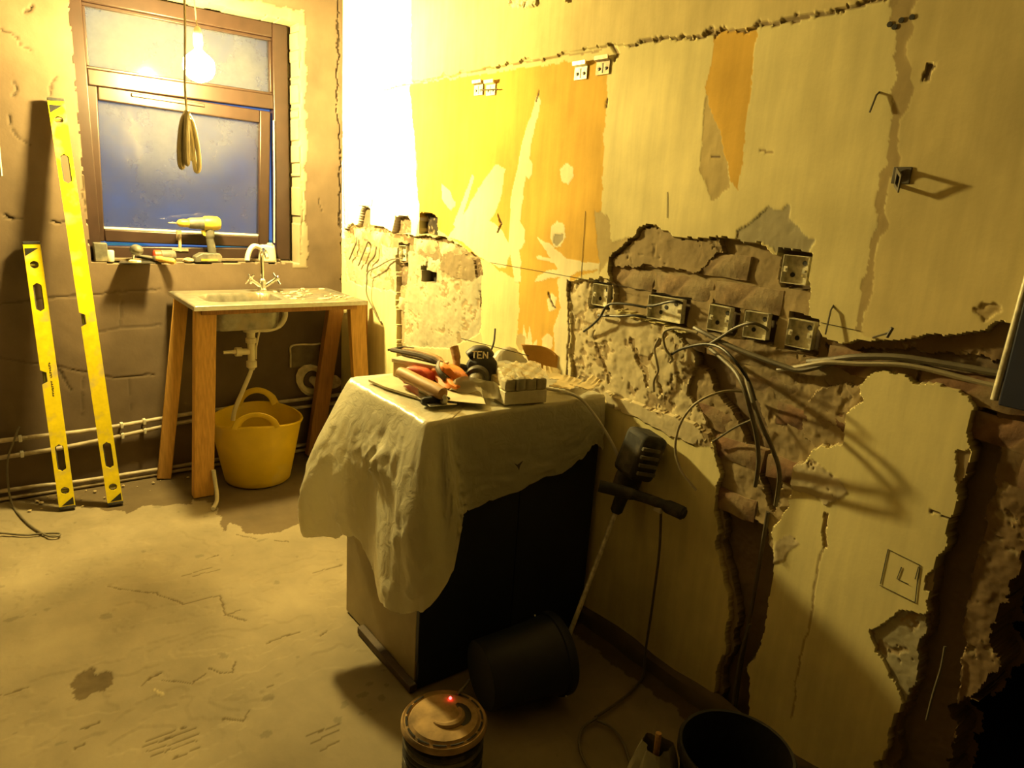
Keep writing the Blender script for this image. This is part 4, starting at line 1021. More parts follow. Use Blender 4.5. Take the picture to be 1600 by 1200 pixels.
b = obj('battery', MB().prism([(-.065, 0), (.062, 0), (.066, .012), (.066, .030), (.054, .044), (-.03, .044), (-.062, .026)], -.034, .034, Matrix.Translation((.967, 3.795, SZ_)) @ Matrix.Rotation(math.radians(90), 4, 'X')), MATS['tool_grey'], t, world=True, bevel=.004)
obj('battery_stripe', MB().box((.97, 3.7595, SZ_ + .012), (.08, .002, .010)), MATS['tool_yellow'], b, world=True)

single('grey_box', MB().box((.498, 3.80, SZ_ + .043), (.055, .05, .086)), MATS['tool_grey'], 'dark grey box at the left end of the window sill behind the tall level', 'box', bevel=.004)
single('white_pot', MB().lathe([(.016, 0), (.018, .004), (.0185, .048), (.016, .052), (.003, .053)], 16, Matrix.Translation((.535, 3.79, SZ_))), MATS['white_plastic'], 'small whitish cylinder pot on the sill beside the dark box', 'pot')
t = thing('hand_trowel', 'plaster-caked trowel with its blade overhanging the sill edge', 'trowel', (.625, 3.76, SZ_))
obj('blade', MB().prism([(-.075, -.075), (.08, -.085), (.075, .035), (-.045, .035)], 0, .003, Matrix.Translation((.625, 3.755, SZ_ + .003))), MATS['steel'], t, world=True)
obj('shank', MB().tube(spline([(.63, 3.79, SZ_ + .006), (.632, 3.785, SZ_ + .03), (.634, 3.77, SZ_ + .055)]), .006, 8), MATS['steel'], t, world=True)
obj('handle', MB().lathe([(.012, 0), (.022, .012), (.026, .04), (.024, .075), (.015, .09), (.004, .094)], 16, frame((.634, 3.78, SZ_ + .058), (.08, -1, .05), (1, 0, 0))), MATS['tool_grey'], t, world=True)
obj('plaster_lump', MB().ball((.625, 3.715, SZ_ + .008), .022, 9, 6, sq=(1.3, 1, .5), lump=.25, seed=2), MATS['plaster_block'], t, world=True)
t = thing('scraper', 'scraper with an orange wooden handle pointing over the sill edge', 'scraper', (.74, 3.75, SZ_))
Ms = frame((.70, 3.80, SZ_ + .022), (.085, -.085, -.012), (0, 0, 1))
obj('blade', MB().prism([(-.002, -.024), (.002, -.024), (.002, .024), (-.002, .024)], -.05, .03, Ms), MATS['tool_grey'], t, world=True)
obj('ferrule', MB().lathe([(.010, .025), (.012, .03), (.012, .045)], 12, Ms), MATS['steel'], t, world=True)
obj('handle', MB().lathe([(.011, .044), (.015, .06), (.013, .09), (.016, .125), (.009, .138)], 14, Ms), MATS['timber'], t, world=True)
t = thing('tape_roll', 'grey cylinder with a red end lying on the sill left of the drill', 'canister', (.77, 3.795, SZ_))
Mr = frame((.722, 3.797, SZ_ + .028), (1, .05, 0), (0, 0, 1))
obj('red_cap', MB().lathe([(.022, 0), (.027, .004), (.027, .030), (.024, .033)], 18, Mr), MATS['red_plastic'], t, world=True, label='red end cap')
obj('body', MB().lathe([(.024, .030), (.0275, .034), (.0275, .085), (.022, .098), (.008, .101)], 18, Mr), MATS['tool_grey'], t, world=True)
single('plaster_crumb', MB().ball((.875, 3.79, SZ_ + .008), .02, 8, 5, sq=(1.3, .8, .6), lump=.3, seed=8), MATS['crumb'], 'lump of plaster rubble on the sill between canister and drill', 'rubble', smooth=False)
t = thing('plastic_jug', 'white plastic jug with an arched handle at the right end of the sill', 'jug', (1.26, 3.795, SZ_))
def jug(u, v):
    a = 2 * math.pi * u; k = 1 - .18 * v ** 2
    return (1.272 + .045 * k * math.copysign(abs(math.cos(a)) ** .7, math.cos(a)), 3.797 + .034 * k * math.copysign(abs(math.sin(a)) ** .7, math.sin(a)), SZ_ + .088 * v + .004 * math.sin(2 * a) * v)
obj('body', MB().grid(jug, 24, 8, closed_u=True), MATS['white_plastic'], t, world=True, solid=.003)
obj('base', MB().box((1.272, 3.797, SZ_ + .002), (.078, .056, .004)), MATS['white_plastic'], t, world=True, bevel=.001)
obj('handle', MB().tube(spline([(1.238, 3.79, SZ_ + .072), (1.205, 3.787, SZ_ + .083), (1.182, 3.783, SZ_ + .068), (1.166, 3.778, SZ_ + .035), (1.160, 3.772, SZ_ + .008)]), [.016] * 25, 10, flat=.8), MATS['white_plastic'], t, world=True)
obj('neck', MB().lathe([(.014, .082), (.014, .098), (.010, .099)], 14, Matrix.Translation((1.288, 3.797, SZ_))), MATS['white_plastic'], t, world=True)

# ---------------------------------------------------------------- cabinet and polythene
KX0, KX1, KY0, KY1, KZ = .967, 1.652, 1.602, 2.115, .862
cb = thing('base_cabinet', 'dark navy base cabinet with a grey side panel under the polythene sheet', 'cabinet', ((KX0 + KX1) / 2, (KY0 + KY1) / 2, 0))
def kb(name, x0, x1, y0, y1, z0, z1, m, bev=.002, par=cb):
    return obj(name, MB().box(((x0 + x1) / 2, (y0 + y1) / 2, (z0 + z1) / 2), (x1 - x0, y1 - y0, z1 - z0)), m, par, world=True, bevel=bev)
kb('side_panel', KX0, KX0 + .018, KY0 + .018, KY1, .006, .842, MATS['carcass'])
kb('side_panel', KX1 - .018, KX1, KY0 + .018, KY1, .006, .842, MATS['navy'])
kb('back_panel', KX0 + .018, KX1 - .018, KY1 - .01, KY1 - .002, .006, .84, MATS['carcass'])
for x0, x1, hx in ((KX0, 1.318, 1.285), (1.322, KX1, 1.355)):
    d = kb('door', x0, x1, KY0, KY0 + .018, .10, .838, MATS['navy'])
    obj('hinge', MB().box((x0 + .02 if hx > 1.3 else x1 - .02, KY0 + .02, .70), (.03, .008, .05)), MATS['steel'], d, world=True)
kb('kickboard', KX0 + .004, KX1 - .02, KY0 + .002, KY0 + .016, .006, .098, MATS['navy'])
kb('worktop', KX0 - .003, KX1, KY0 - .004, KY1 + .003, .843, KZ, MATS['carcass'])
kb('plinth', .941, .966, 1.600, 1.968, .004, .030, MATS['red_brown'])

cols = [
 ((1.648, 2.12, 0.87), (1.648, 2.135, 0.78), (1.648, 2.14, 0.68)),
 ((1.3, 2.12, 0.87), (1.3, 2.145, 0.76), (1.3, 2.155, 0.62)),
 ((1.05, 2.12, 0.872), (1.04, 2.155, 0.74), (1.02, 2.175, 0.5)),
 ((0.972, 2.118, 0.87), (0.82, 2.13, 0.56), (0.797, 2.1, 0.365)),
 ((0.964, 2.04, 0.871), (0.845, 2.01, 0.64), (0.85, 1.975, 0.385)),
 ((0.96, 1.93, 0.871), (0.875, 1.87, 0.645), (0.875, 1.865, 0.43)),
 ((0.96, 1.8, 0.871), (0.895, 1.78, 0.65), (0.885, 1.77, 0.375)),
 ((0.96, 1.68, 0.871), (0.875, 1.64, 0.64), (0.842, 1.604, 0.344)),
 ((0.958, 1.594, 0.87), (0.882, 1.5, 0.64), (0.893, 1.474, 0.368)),
 ((1.0, 1.59, 0.87), (0.965, 1.503, 0.65), (0.99, 1.48, 0.454)),
 ((1.03, 1.59, 0.87), (1.01, 1.52, 0.725), (1.04, 1.505, 0.58)),
 ((1.08, 1.59, 0.871), (1.09, 1.575, 0.73), (1.112, 1.572, 0.59)),
 ((1.3, 1.59, 0.871), (1.305, 1.583, 0.74), (1.31, 1.578, 0.615)),
 ((1.5, 1.59, 0.871), (1.51, 1.583, 0.76), (1.52, 1.572, 0.655)),
 ((1.6, 1.59, 0.871), (1.6, 1.578, 0.8), (1.602, 1.572, 0.715)),
 ((1.648, 1.592, 0.871), (1.648, 1.58, 0.78), (1.648, 1.572, 0.69)),
]
NSUB, NROW = 14, 70
E_ = [spline([c[k] for c in cols], NSUB) for k in range(3)]
rg = np.random.RandomState(3)
def sheet_pt(i, t):
    e, m, h = E_[0][i], E_[1][i], E_[2][i]
    cc = Vector((1.36, 1.86, .8735))
    if e.x > 1.36: cc = Vector((min(e.x, 1.648), 1.86, .8735))
    if t < .28:
        return cc.lerp(Vector((e.x, e.y, .8735)), (t / .28) ** .8), 0.0
    q = (t - .28) / .72
    a, b = e.lerp(m, min(1, q * 2)), m.lerp(h, max(0, q * 2 - 1))
    p = (1 - q) ** 2 * e + 2 * q * (1 - q) * (2 * m - .5 * (e + h)) + q * q * h
    return p, q
n_c = len(E_[0])
I, J = np.meshgrid(np.arange(n_c), np.arange(NROW), indexing='ij')
w1 = fbm(I * 8.0, J * 3.8, 90, 301, 4); w2 = fbm(I * 13.0, J * 1.9, 60, 305, 4)
w3 = .12 - np.abs(fbm(I * 9.0 + J * 5.6, J * 6.3 - I * 4, 75, 309, 3)) * .9 - .6 * np.abs(fbm(I * 12.0 - J * 7, J * 6.0 + I * 3, 50, 319, 2))
vs = []
ctr = Vector((1.32, 1.86, 0))
for i in range(n_c):
    for j in range(NROW):
        p, q = sheet_pt(i, j / (NROW - 1))
        out = Vector((p.x - ctr.x, p.y - ctr.y, 0)); out.normalize()
        if n_c * .3 < i < n_c * .48: out = Vector((-1, -.1, 0))
        if i > n_c * .66: out = Vector((0, -1, 0))
        calm = .35 if i > n_c * .72 else 1.0
        amp = max(0, q) * calm
        dsp = amp * (.014 * w1[i, j] + .016 * w2[i, j] + .030 * w3[i, j])
        # the bunched knot half way down the left side
        g = math.exp(-(((i - 6.1 * NSUB) / 8.0) ** 2 + ((q - .36) / .085) ** 2)) if q > 0 else 0
        dsp += g * (.040 + .07 * w3[i, j] + .04 * w2[i, j])
        p = p + out * max(dsp, -.006)
        if q == 0.0: p = p + Vector((0, 0, .0045 * abs(w1[i, j]) + .001))
        if q > .9: p = p + Vector((0, 0, .02 * w2[i, j]))
        vs.append(p)
fs = [(i * NROW + j, (i + 1) * NROW + j, (i + 1) * NROW + j + 1, i * NROW + j + 1) for i in range(n_c - 1) for j in range(NROW - 1)]
sheet = single('plastic_sheet', MB().add(vs, fs), MATS['polythene'], 'crumpled translucent polythene dust sheet draped over the cabinet', 'plastic sheet', angle=180)

obj('tear', MB().prism([(-.018, .012), (-.004, .004), (.016, .014), (.005, -.002), (.003, -.014), (-.004, -.003)], 0, .0015, frame((1.276, 1.566, .700), (0, -1, 0), (1, 0, 0))), MATS['cable_dark'], sheet, world=True, label='small dark tear')

# ---------------------------------------------------------------- things on the cabinet
TZ = .881
single('plaster_offcut', MB().prism([(1.000, 2.03), (1.165, 2.085), (1.19, 1.90), (1.165, 1.815), (1.10, 1.745), (1.045, 1.785), (1.008, 1.93)], TZ, TZ + .007, None), MATS['pale_board'], 'thin pale offcut of board lying at the left of the cabinet top', 'board')
def yawm(x, y, z, a, pitch=0, roll=0): return Matrix.Translation((x, y, z)) @ Euler((roll, pitch, a)).to_matrix().to_4x4()
t = thing('pale_box', 'pale wooden box with a lid at the back of the tool pile', 'box', (1.165, 1.985, TZ + .007))
Mb = yawm(1.165, 1.985, TZ + .007, math.radians(-62))
obj('box_body', MB().box((0, 0, .024), (.165, .075, .048), Mb), MATS['card'], t, world=True, bevel=.003)
obj('lid', MB().box((0, 0, .055), (.175, .083, .014), Mb), MATS['pale_board'], t, world=True, bevel=.003)
t = thing('pincers', 'dark long-handled pincers lying across the pale box', 'pincers', (1.19, 1.99, TZ + .075))
for s in (-1, 1):
    obj('handle', MB().tube(spline([(1.150 + s * .016, 2.125, .957), (1.165 + s * .020, 2.06, .962), (1.185 + s * .014, 1.98, .963), (1.195 + s * .010, 1.92, .958), (1.192 - s * .012, 1.86, .946)]), [.010] * 6 + [.012] * 12 + [.009] * 7, 8, flat=.8), MATS['handle_wood' if s > 0 else 'red_brown'], t, world=True)
obj('jaws', MB().tube(spline([(1.190, 1.90, .955), (1.168, 1.872, .945), (1.165, 1.838, .928), (1.185, 1.818, .915)]), [.0115] * 19, 8), MATS['cable_dark'], t, world=True)
t = thing('tape_measure', 'red rounded tape case in front of the pale box', 'tape measure', (1.135, 1.93, TZ + .007))
Mt = yawm(1.122, 1.915, TZ + .007, math.radians(-66))
obj('case', MB().prism([(-.055, 0), (.05, 0), (.055, .02), (.045, .042), (.02, .055), (-.035, .055), (-.052, .042)], -.022, .022, Mt @ Matrix.Rotation(math.radians(90), 4, 'X')), MATS['red_plastic'], t, world=True, bevel=.007)
obj('bumper', MB().box((.052, 0, .012), (.010, .036, .02), Mt), MATS['black_plastic'], t, world=True, bevel=.002)
t = thing('plastering_trowel', 'plastering trowel with a long wooden handle lying blade down at the front', 'trowel', (1.09, 1.79, TZ + .007))
h0, h1 = Vector((1.056, 1.930, .932)), Vector((1.074, 1.685, .918))
Mh = frame(h0, h1 - h0, (0, 0, 1))
LH = (h1 - h0).length
obj('handle', MB().lathe([(.008, 0), (.018, .008), (.021, .03), (.020, LH * .5), (.022, LH * .82), (.018, LH - .008), (.006, LH)], 14, Mh), MATS['handle_wood'], t, world=True)
obj('tang', MB().tube(spline([(1.074, 1.69, .915), (1.076, 1.682, .905), (1.078, 1.69, .893), (1.08, 1.73, .892)]), .007, 8), MATS['galvanised'], t, world=True)
obj('bracket', MB().box((1.082, 1.78, .899), (.028, .10, .018)), MATS['galvanised'], t, world=True, bevel=.004)
obj('blade', MB().box((1.085, 1.79, .8895), (.085, .235, .0018), None, (0, 0, -.16)), MATS['steel'], t, world=True)
# filling knife
t = thing('filling_knife', 'wide filling knife with a black handle and pale blade at the front edge', 'knife', (1.12, 1.69, TZ))
Mk = frame((1.032, 1.722, .893), Vector((1.175, 1.70, .894)) - Vector((1.032, 1.722, .893)), (0, 0, 1))
obj('handle', MB().lathe([(.008, -.012), (.013, -.004), (.0135, .02), (.011, .045), (.012, .065), (.006, .078)], 12, Mk), MATS['dusty_black'], t, world=True)
obj('blade', MB().prism([(1.083, 1.714), (1.105, 1.758), (1.170, 1.806), (1.258, 1.766), (1.175, 1.616), (1.100, 1.688)], .8935, .8955), MATS['pale_board'], t, world=True, label='flat pale blade')
# rubber gloves
def glove(u, v):
    a = 2 * math.pi * u
    r = .044 * (1 + .22 * math.sin(3 * a + 5 * v) + .14 * math.sin(5 * a - 7 * v)) * (.55 + .6 * math.sin(math.pi * (v * .8 + .15)))
    ax = Vector((1.205, 1.925, .925)).lerp(Vector((1.200, 1.765, .905)), v)
    return ax + Vector((r * math.cos(a), .018 * math.sin(4 * a + v * 6), max(-.012, r * .75 * math.sin(a))))
single('rubber_glove', MB().grid(glove, 26, 14, closed_u=True), MATS['orange_rubber'], 'crumpled orange rubber glove lying in the middle of the tools', 'glove', solid=.002)
t = thing('hammer', 'hammer with its rounded wooden handle standing up out of the pile', 'hammer', (1.245, 1.90, TZ))
obj('handle', MB().tube(spline([(1.232, 1.87, .895), (1.245, 1.885, .925), (1.258, 1.91, .965), (1.262, 1.93, .992), (1.262, 1.935, 1.000)]), [.010] * 6 + [.012] * 6 + [.0145] * 6 + [.015] * 4 + [.012, .009, .005], 12), MATS['handle_wood'], t, world=True)
obj('head', MB().box((1.232, 1.862, .892), (.095, .024, .022), None, (0, 0, .7)), MATS['cable_dark'], t, world=True, bevel=.004)
# round black power tool
t = thing('power_tool', 'round black power tool with pale lettering and a grey barrel among the tools', 'power tool', (1.33, 1.87, TZ))
obj('housing', MB().ball((1.34, 1.875, .93), .056, 20, 12, sq=(1.0, .95, .92)), MATS['dusty_black'], t, world=True)
Mg = frame((1.315, 1.86, .918), (-.62, -.72, -.18), (0, 0, 1))
obj('collar', MB().lathe([(.040, .02), (.042, .036), (.038, .044)], 20, Mg), MATS['tool_grey'], t, world=True)
obj('barrel', MB().lathe([(.026, .04), (.027, .075), (.022, .088), (.006, .092)], 18, Mg), MATS['tool_grey'], t, world=True)
cap = obj('cap', MB().tube(spline([(1.300, 1.905, .970), (1.325, 1.895, .985), (1.355, 1.885, .985), (1.375, 1.872, .968)]), [.022 + .012 * math.sin(math.pi * q / 18) for q in range(19)], 12, flat=.6), MATS['black_plastic'], t, world=True)
obj('side_handle', MB().tube(spline([(1.30, 1.89, .925), (1.27, 1.90, .935), (1.255, 1.895, .920), (1.262, 1.87, .90)]), .012, 10), MATS['tool_grey'], t, world=True)
def letters(s, x, y, z, h):
    """strokes for T, E, N on the cap"""
    S = {'T': [((0, 1), (1, 1)), ((.5, 1), (.5, 0))], 'E': [((0, 0), (0, 1)), ((0, 1), (.9, 1)), ((0, .5), (.7, .5)), ((0, 0), (.9, 0))], 'N': [((0, 0), (0, 1)), ((0, 1), (.85, 0)), ((.85, 0), (.85, 1))]}
    g = MB(); M = frame((x - .008, y - .014, z + .006), (-.47, -.80, .35), (.83, -.50, .0))
    for k, ch in enumerate(s):
        for (a, b), (c, d) in S[ch]:
            g.tube([((k * 1.15 + a) * h * .75, (b - .5) * h, 0), ((k * 1.15 + c) * h * .75, (d - .5) * h, 0)], .0022, 5, M=M)
    return g
obj('lettering', letters('TEN', 1.296, 1.878, .978, .022), MATS['lettering'], t, world=True, label='pale lettering on the black cap')
obj('cord', MB().tube(spline([(1.375, 1.885, .975), (1.40, 1.90, 1.005), (1.425, 1.93, 1.03), (1.440, 1.95, 1.045)]), .0035, 7), MATS['cable_black'], t, world=True)
# crumpled clear bag
def bag(u, v):
    x = 1.195 + .085 * u; y = 1.66 + .17 * v
    z = TZ + .006 + .055 * math.sin(math.pi * min(1, u * .9 + .1)) * math.sin(math.pi * min(1, v * .95 + .05)) + .014 * math.sin(u * 11 + v * 5) * math.sin(v * 9)
    return (x - .03 * v + .02 * math.sin(v * 7), y + .015 * math.sin(u * 8), max(z, TZ + .003))
single('plastic_bag', MB().grid(bag, 16, 16), MATS['clear_film'], 'crumpled clear plastic bag between the round tool and the wrapped pack', 'plastic bag', angle=25)
# wrapped pack on a pale tray
t = thing('wrapped_pack', 'film-wrapped pack of pale blocks on a white box at the cabinet front', 'pack', (1.37, 1.69, TZ))
P0, P1, P2 = Vector((1.250, 1.614, 0)), Vector((1.392, 1.586, 0)), Vector((1.368, 1.772, 0))
ux = (P1 - P0).normalized(); uy = Vector((-ux.y, ux.x, 0)); LX, LY = (P1 - P0).length, .205
Mp = Matrix(((ux.x, uy.x, 0, P0.x), (ux.y, uy.y, 0, P0.y + .008), (0, 0, 1, TZ), (0, 0, 0, 1)))
# skew-free: the pack runs back at an angle
Mp = Mp @ Matrix.Identity(4)
obj('tray', MB().box((LX / 2, .04, .020), (LX, .08, .040), Mp), MATS['white_paint_metal'], t, world=True, bevel=.002)
obj('back_support', MB().box((LX / 2 + .045, .15, .020), (LX * .9, .14, .040), Mp), MATS['card'], t, world=True, bevel=.002)
rg2 = random.Random(5)
for a in range(4):
    for b_ in range(5):
        obj('block', MB().box(((a + .5) * LX / 4 + b_ * .016, (b_ + .5) * .043, .041 + .017), (LX / 4 - .002, .041, .034 + rg2.uniform(-.002, .003)), Mp), MATS['plaster_block'], t, world=True, bevel=.006)
def film(u, v):
    x = -.004 + (LX + .008) * u + v * .070; y = .213 * v - .004
    return Mp @ Vector((x, y, .0795 + .004 * math.sin(u * 17) * math.sin(v * 14) + .002 * math.sin(u * 40 + v * 33)))
obj('film', MB().grid(film, 18, 22), MATS['clear_film'], t, world=True, angle=30)
def filmf(u, v):
    return Mp @ Vector((-.004 + (LX + .008) * u, -.006 - .003 * math.sin(u * 23), .042 + .037 * v))
obj('tape', MB().grid(lambda u, v: Mp @ Vector((.038 + .024 * u + max(0, v - .5) * .05, -.009 if v < .5 else -.008 + (v - .5) * .16, .046 + min(v, .5) * .078)), 4, 12), MATS['clear_film'], t, world=True, solid=.001, label='glossy strip of clear tape')
# grey block behind
single('grey_block', MB().prism([(0, 0), (.095, -.01), (.10, .09), (.01, .10)], 0, .062, yawm(1.385, 1.80, TZ, .2)), MATS['grey_rag'], 'grey rubber-like block behind the wrapped pack', 'block', bevel=.008)
def rag(u, v):
    return (1.46 + .15 * u, 1.93 + .12 * v, TZ + .004 + .075 * math.sin(math.pi * (.1 + .8 * u)) * math.sin(math.pi * (.1 + .8 * v)) + .012 * math.sin(u * 9 + v * 13))
single('white_bag', MB().grid(rag, 14, 12), MATS['white_plastic'], 'white crumpled bag at the back of the cabinet against the wall', 'bag', solid=.002)
for k, (x, y, a, L, Wd, lab) in enumerate([(1.565, 1.70, .5, .13, .07, 'torn piece of tan card right of the wrapped pack'), (1.60, 1.80, 1.1, .12, .06, 'curled scrap of tan card by the wall behind the others'), (1.60, 1.635, .1, .10, .05, 'ragged scrap of tan card at the right front corner of the cabinet')]):
    def scrap(u, v, k=k, L=L, Wd=Wd): return ((u - .5) * L * (1 + .08 * math.sin(v * 19 + k)), (v - .5) * Wd * (1 + .12 * math.sin(u * 23 + k)), .004 + .028 * (u - .4) ** 2 * (1 + k * .5) + .010 * v * u + .0006 * math.sin(u * 15))
    g = MB().grid(scrap, 12, 8, yawm(x, y, TZ + .005 + .004 * k, a))
    single('card_scrap', g, MATS['card'], lab, 'card scrap', solid=.002, smooth=False)
single('white_strip', MB().tube(spline([(1.452, 1.685, .897), (1.515, 1.60, .888), (1.545, 1.545, .845), (1.582, 1.48, .755), (1.608, 1.43, .66)], 8), .0052, 8), MATS['white_plastic'], 'thin pale strip reaching from the cabinet top down over the mixer', 'strip')
single('thin_wire', MB().tube(spline([(1.40, 2.10, .985), (1.45, 2.02, .975), (1.50, 1.95, .965), (1.56, 1.90, .95)]), .0016, 6), MATS['cable_dark'], 'thin dark wire lying behind the round black tool', 'wire')
single('dark_chisel', MB().tube([(1.120, 2.13, .957), (1.172, 2.115, .965), (1.20, 2.09, .962)], [.004, .006, .007], 8), MATS['cable_dark'], 'thin dark chisel lying on the far end of the pale box', 'chisel')
single('broken_tile', MB().prism([(0, 0), (.05, .01), (.06, .05), (.02, .06)], 0, .006, yawm(1.20, 1.71, TZ + .002, .3)), MATS['red_brown'], 'small broken reddish chip right of the filling knife', 'chip')

# ---------------------------------------------------------------- paddle mixer, buckets, reel, bag
t = thing('paddle_mixer', 'dark plaster mixing drill with a long shaft leaning against the wall by the cabinet', 'mixer', (1.36, 1.41, .01))
top = Vector((1.578, 1.425, .535)); bot = Vector((1.362, 1.405, .055)); ax = (bot - top).normalized()
obj('shaft', MB().tube([top, bot], .008, 8), MATS['galvanised'], t, world=True)
for k in range(3):
    a0 = k * 2.094
    pts = []
    u1 = ax.orthogonal().normalized(); u2 = ax.cross(u1)
    for q in range(9):
        s = q / 8; a = a0 + s * 2.2; r = .036 * math.sin(math.pi * (.12 + .76 * s))
        pts.append(bot - ax * (.085 * (1 - s)) + (u1 * math.cos(a) + u2 * math.sin(a)) * r)
    obj('paddle_blade', MB().tube(pts, .0045, 6), MATS['galvanised'], t, world=True)
Mm = frame(top - ax * .0, -ax, (0, 1, 0))
obj('chuck', MB().lathe([(.012, -.005), (.020, .005), (.022, .05), (.028, .06)], 14, Mm), MATS['dusty_black'], t, world=True)
obj('gearbox', MB().lathe([(.030, .055), (.042, .07), (.044, .12), (.040, .14)], 16, Mm), MATS['dusty_black'], t, world=True)
mo = obj('motor', MB().box((1.605, 1.375, .745), (.095, .105, .15), None, (.1, .25, -.15)), MATS['dusty_black'], t, world=True, bevel=.018)
for k in range(4):
    obj('vent_rib', MB().box((1.572 + k * .004, 1.316, .705 + k * .025), (.07, .008, .010), None, (.1, .25, -.15)), MATS['tool_grey'], mo, world=True)
obj('handle_bar', MB().tube(spline([(1.478, 1.415, .650), (1.535, 1.35, .640), (1.575, 1.29, .632), (1.605, 1.215, .622), (1.612, 1.185, .618)]), [.019] * 8 + [.016] * 8 + [.021] * 7 + [.015] * 2, 12), MATS['dusty_black'], t, world=True)
obj('switch', MB().box((1.585, 1.262, .612), (.016, .03, .022)), MATS['white_plastic'], t, world=True, bevel=.003)
obj('power_cord', MB().tube(spline([(1.598, 1.262, .60), (1.625, 1.27, .45), (1.638, 1.28, .25), (1.640, 1.285, .09), (1.625, 1.27, .016), (1.58, 1.25, .008), (1.50, 1.228, .008), (1.40, 1.216, .008), (1.352, 1.211, .010)]), .0042, 7), MATS['cable_dark'], t, world=True)

def bucket(name, label, M, r0, r1, h, m):
    root = thing(name, label, 'bucket', M.to_translation())
    prof = [(.01, 0), (r0, 0), (r0 + .003, .004), (r0 + (r1 - r0) * .5, h * .5), (r1, h - .03), (r1 + .006, h - .028), (r1 + .006, h - .004), (r1 + .003, h), (r1 - .003, h - .002), (r0 + (r1 - r0) * .5 - .004, h * .5), (r0 - .002, .010), (.01, .008)]
    obj('bucket_body', MB().lathe(prof, 40, M), m, root, world=True)
    pts = [(( r1 + .010) * math.cos(a), (r1 + .010) * math.sin(a) * 1.0, h - .03) for a in [math.pi * k / 16 for k in range(17)]]
    return root, pts
M1 = Matrix.Translation((1.318, .735, .002))
root, pts = bucket('bucket', 'black bucket standing in the dark bottom foreground', M1, .100, .128, .275, MATS['black_plastic'])
obj('bail', MB().tube([(p[0], -p[1] - .0, p[2] - .10 * math.sin(math.pi * k / 16)) for k, p in enumerate(pts)], .003, 6, M=M1), MATS['galvanised'], root, world=True)
M2 = frame((1.075, 1.425, .128), (.27, -.05, .012), (0, 0, 1))
root, pts = bucket('bucket', 'dark bucket tipped on its side under the mixer shaft', M2, .098, .120, .265, MATS['navy'])
obj('bail', MB().tube([(p[0] * .98, p[1], p[2] + .06 * math.sin(math.pi * k / 16)) for k, p in enumerate(pts)], .003, 6, M=M2 @ Matrix.Rotation(2.2, 4, 'Z')), MATS['galvanised'], root, world=True)

t = thing('cable_reel', 'dusty round cable reel with a small red light at the bottom', 'cable reel', (.85, 1.268, .003))
obj('base_flange', MB().lathe([(.01, 0), (.108, 0), (.112, .006), (.108, .014), (.01, .014)], 40), MATS['navy_board'], t)
obj('drum', MB().lathe([(.07, .012), (.07, .17)], 30), MATS['dusty_black'], t)
for k in range(8):
    z = .024 + k * .0185
    obj('cable_turn', MB().tube([(.095 * math.cos(a), .095 * math.sin(a), z + .004 * math.sin(a + k)) for a in [2 * math.pi * q / 36 for q in range(37)]], .0092, 7, cap=False), MATS['dusty_black' if k % 3 else 'tool_grey'], t)
g = MB().lathe([(.01, .170), (.104, .170), (.110, .176), (.110, .186), (.106, .192), (.101, .188), (.096, .193), (.091, .188), (.085, .196), (.05, .198), (.03, .200), (.002, .2005)], 48)
obj('top_flange', g, MATS['reel_dust'], t)
for k in range(14):
    a = 2 * math.pi * k / 14
    if k in (2, 3): continue
    obj('slot', MB().tube([(.0965 * math.cos(a + q), .0965 * math.sin(a + q), .1925) for q in (-.17, -.09, 0, .09, .17)], .0028, 5, flat=.6), MATS['cable_black'], t)
obj('moulded_hub', MB().tube([(.040 * math.cos(a) + .006, .040 * math.sin(a), .200) for a in [3.3 + .22 * q for q in range(15)]], [.004 + .007 * math.sin(math.pi * q / 14) for q in range(15)], 8, flat=.9), MATS['reel_dust'], t)
obj('handhole', MB().tube([(.055 * math.cos(a), .055 * math.sin(a), .1985) for a in [-1.2 + .2 * q for q in range(9)]], [.005, .010, .013, .014, .014, .014, .013, .010, .005], 8, flat=.15), MATS['cable_black'], t)
obj('indicator_light', MB().ball((.046, .045, .201), .0042, 10, 6), MATS['led_red'], t, label='small glowing red indicator light')
obj('lead', MB().tube(spline([(.07, .05, .197), (.115, .07, .20), (.15, .11, .17), (.17, .16, .10)]), .004, 7), MATS['cable_dark'], t)

def grag(u, v):
    a = 2 * math.pi * u
    r = .072 * (1 + .18 * math.sin(3 * a + 3 * v) + .10 * math.sin(7 * a + v * 5)) * (1 - .55 * v ** 2.4)
    return (1.158 + r * math.cos(a) + .02 * v, .835 + r * math.sin(a) + .02 * v, .004 + .262 * v)
t = thing('rubble_bag', 'grey crumpled bag tied round a stick beside the black bucket', 'bag', (1.158, .835, .002))
obj('bag_body', MB().grid(grag, 28, 18, closed_u=True), MATS['grey_rag'], t, world=True, angle=25)
obj('stick', MB().tube([(1.178, .853, .20), (1.183, .858, .292)], .0075, 8), MATS['handle_wood'], t, world=True)

for lab, pts in [('pale flex looping over the dark floor, running towards the cabinet', [(1.352, 1.205, .012), (1.29, 1.20, .008), (1.240, 1.16, .007), (1.205, 1.09, .007), (1.21, 1.0, .007), (1.25, .93, .007)]),
                 ('second loop of pale flex on the dark floor beside the bag', [(1.345, 1.198, .012), (1.362, 1.165, .008), (1.360, 1.12, .007), (1.33, 1.06, .007), (1.28, 1.0, .007), (1.20, .975, .007)])]:
    single('floor_flex', MB().tube(spline(pts), .0042, 7), MATS['cable_grey'], lab, 'cable')

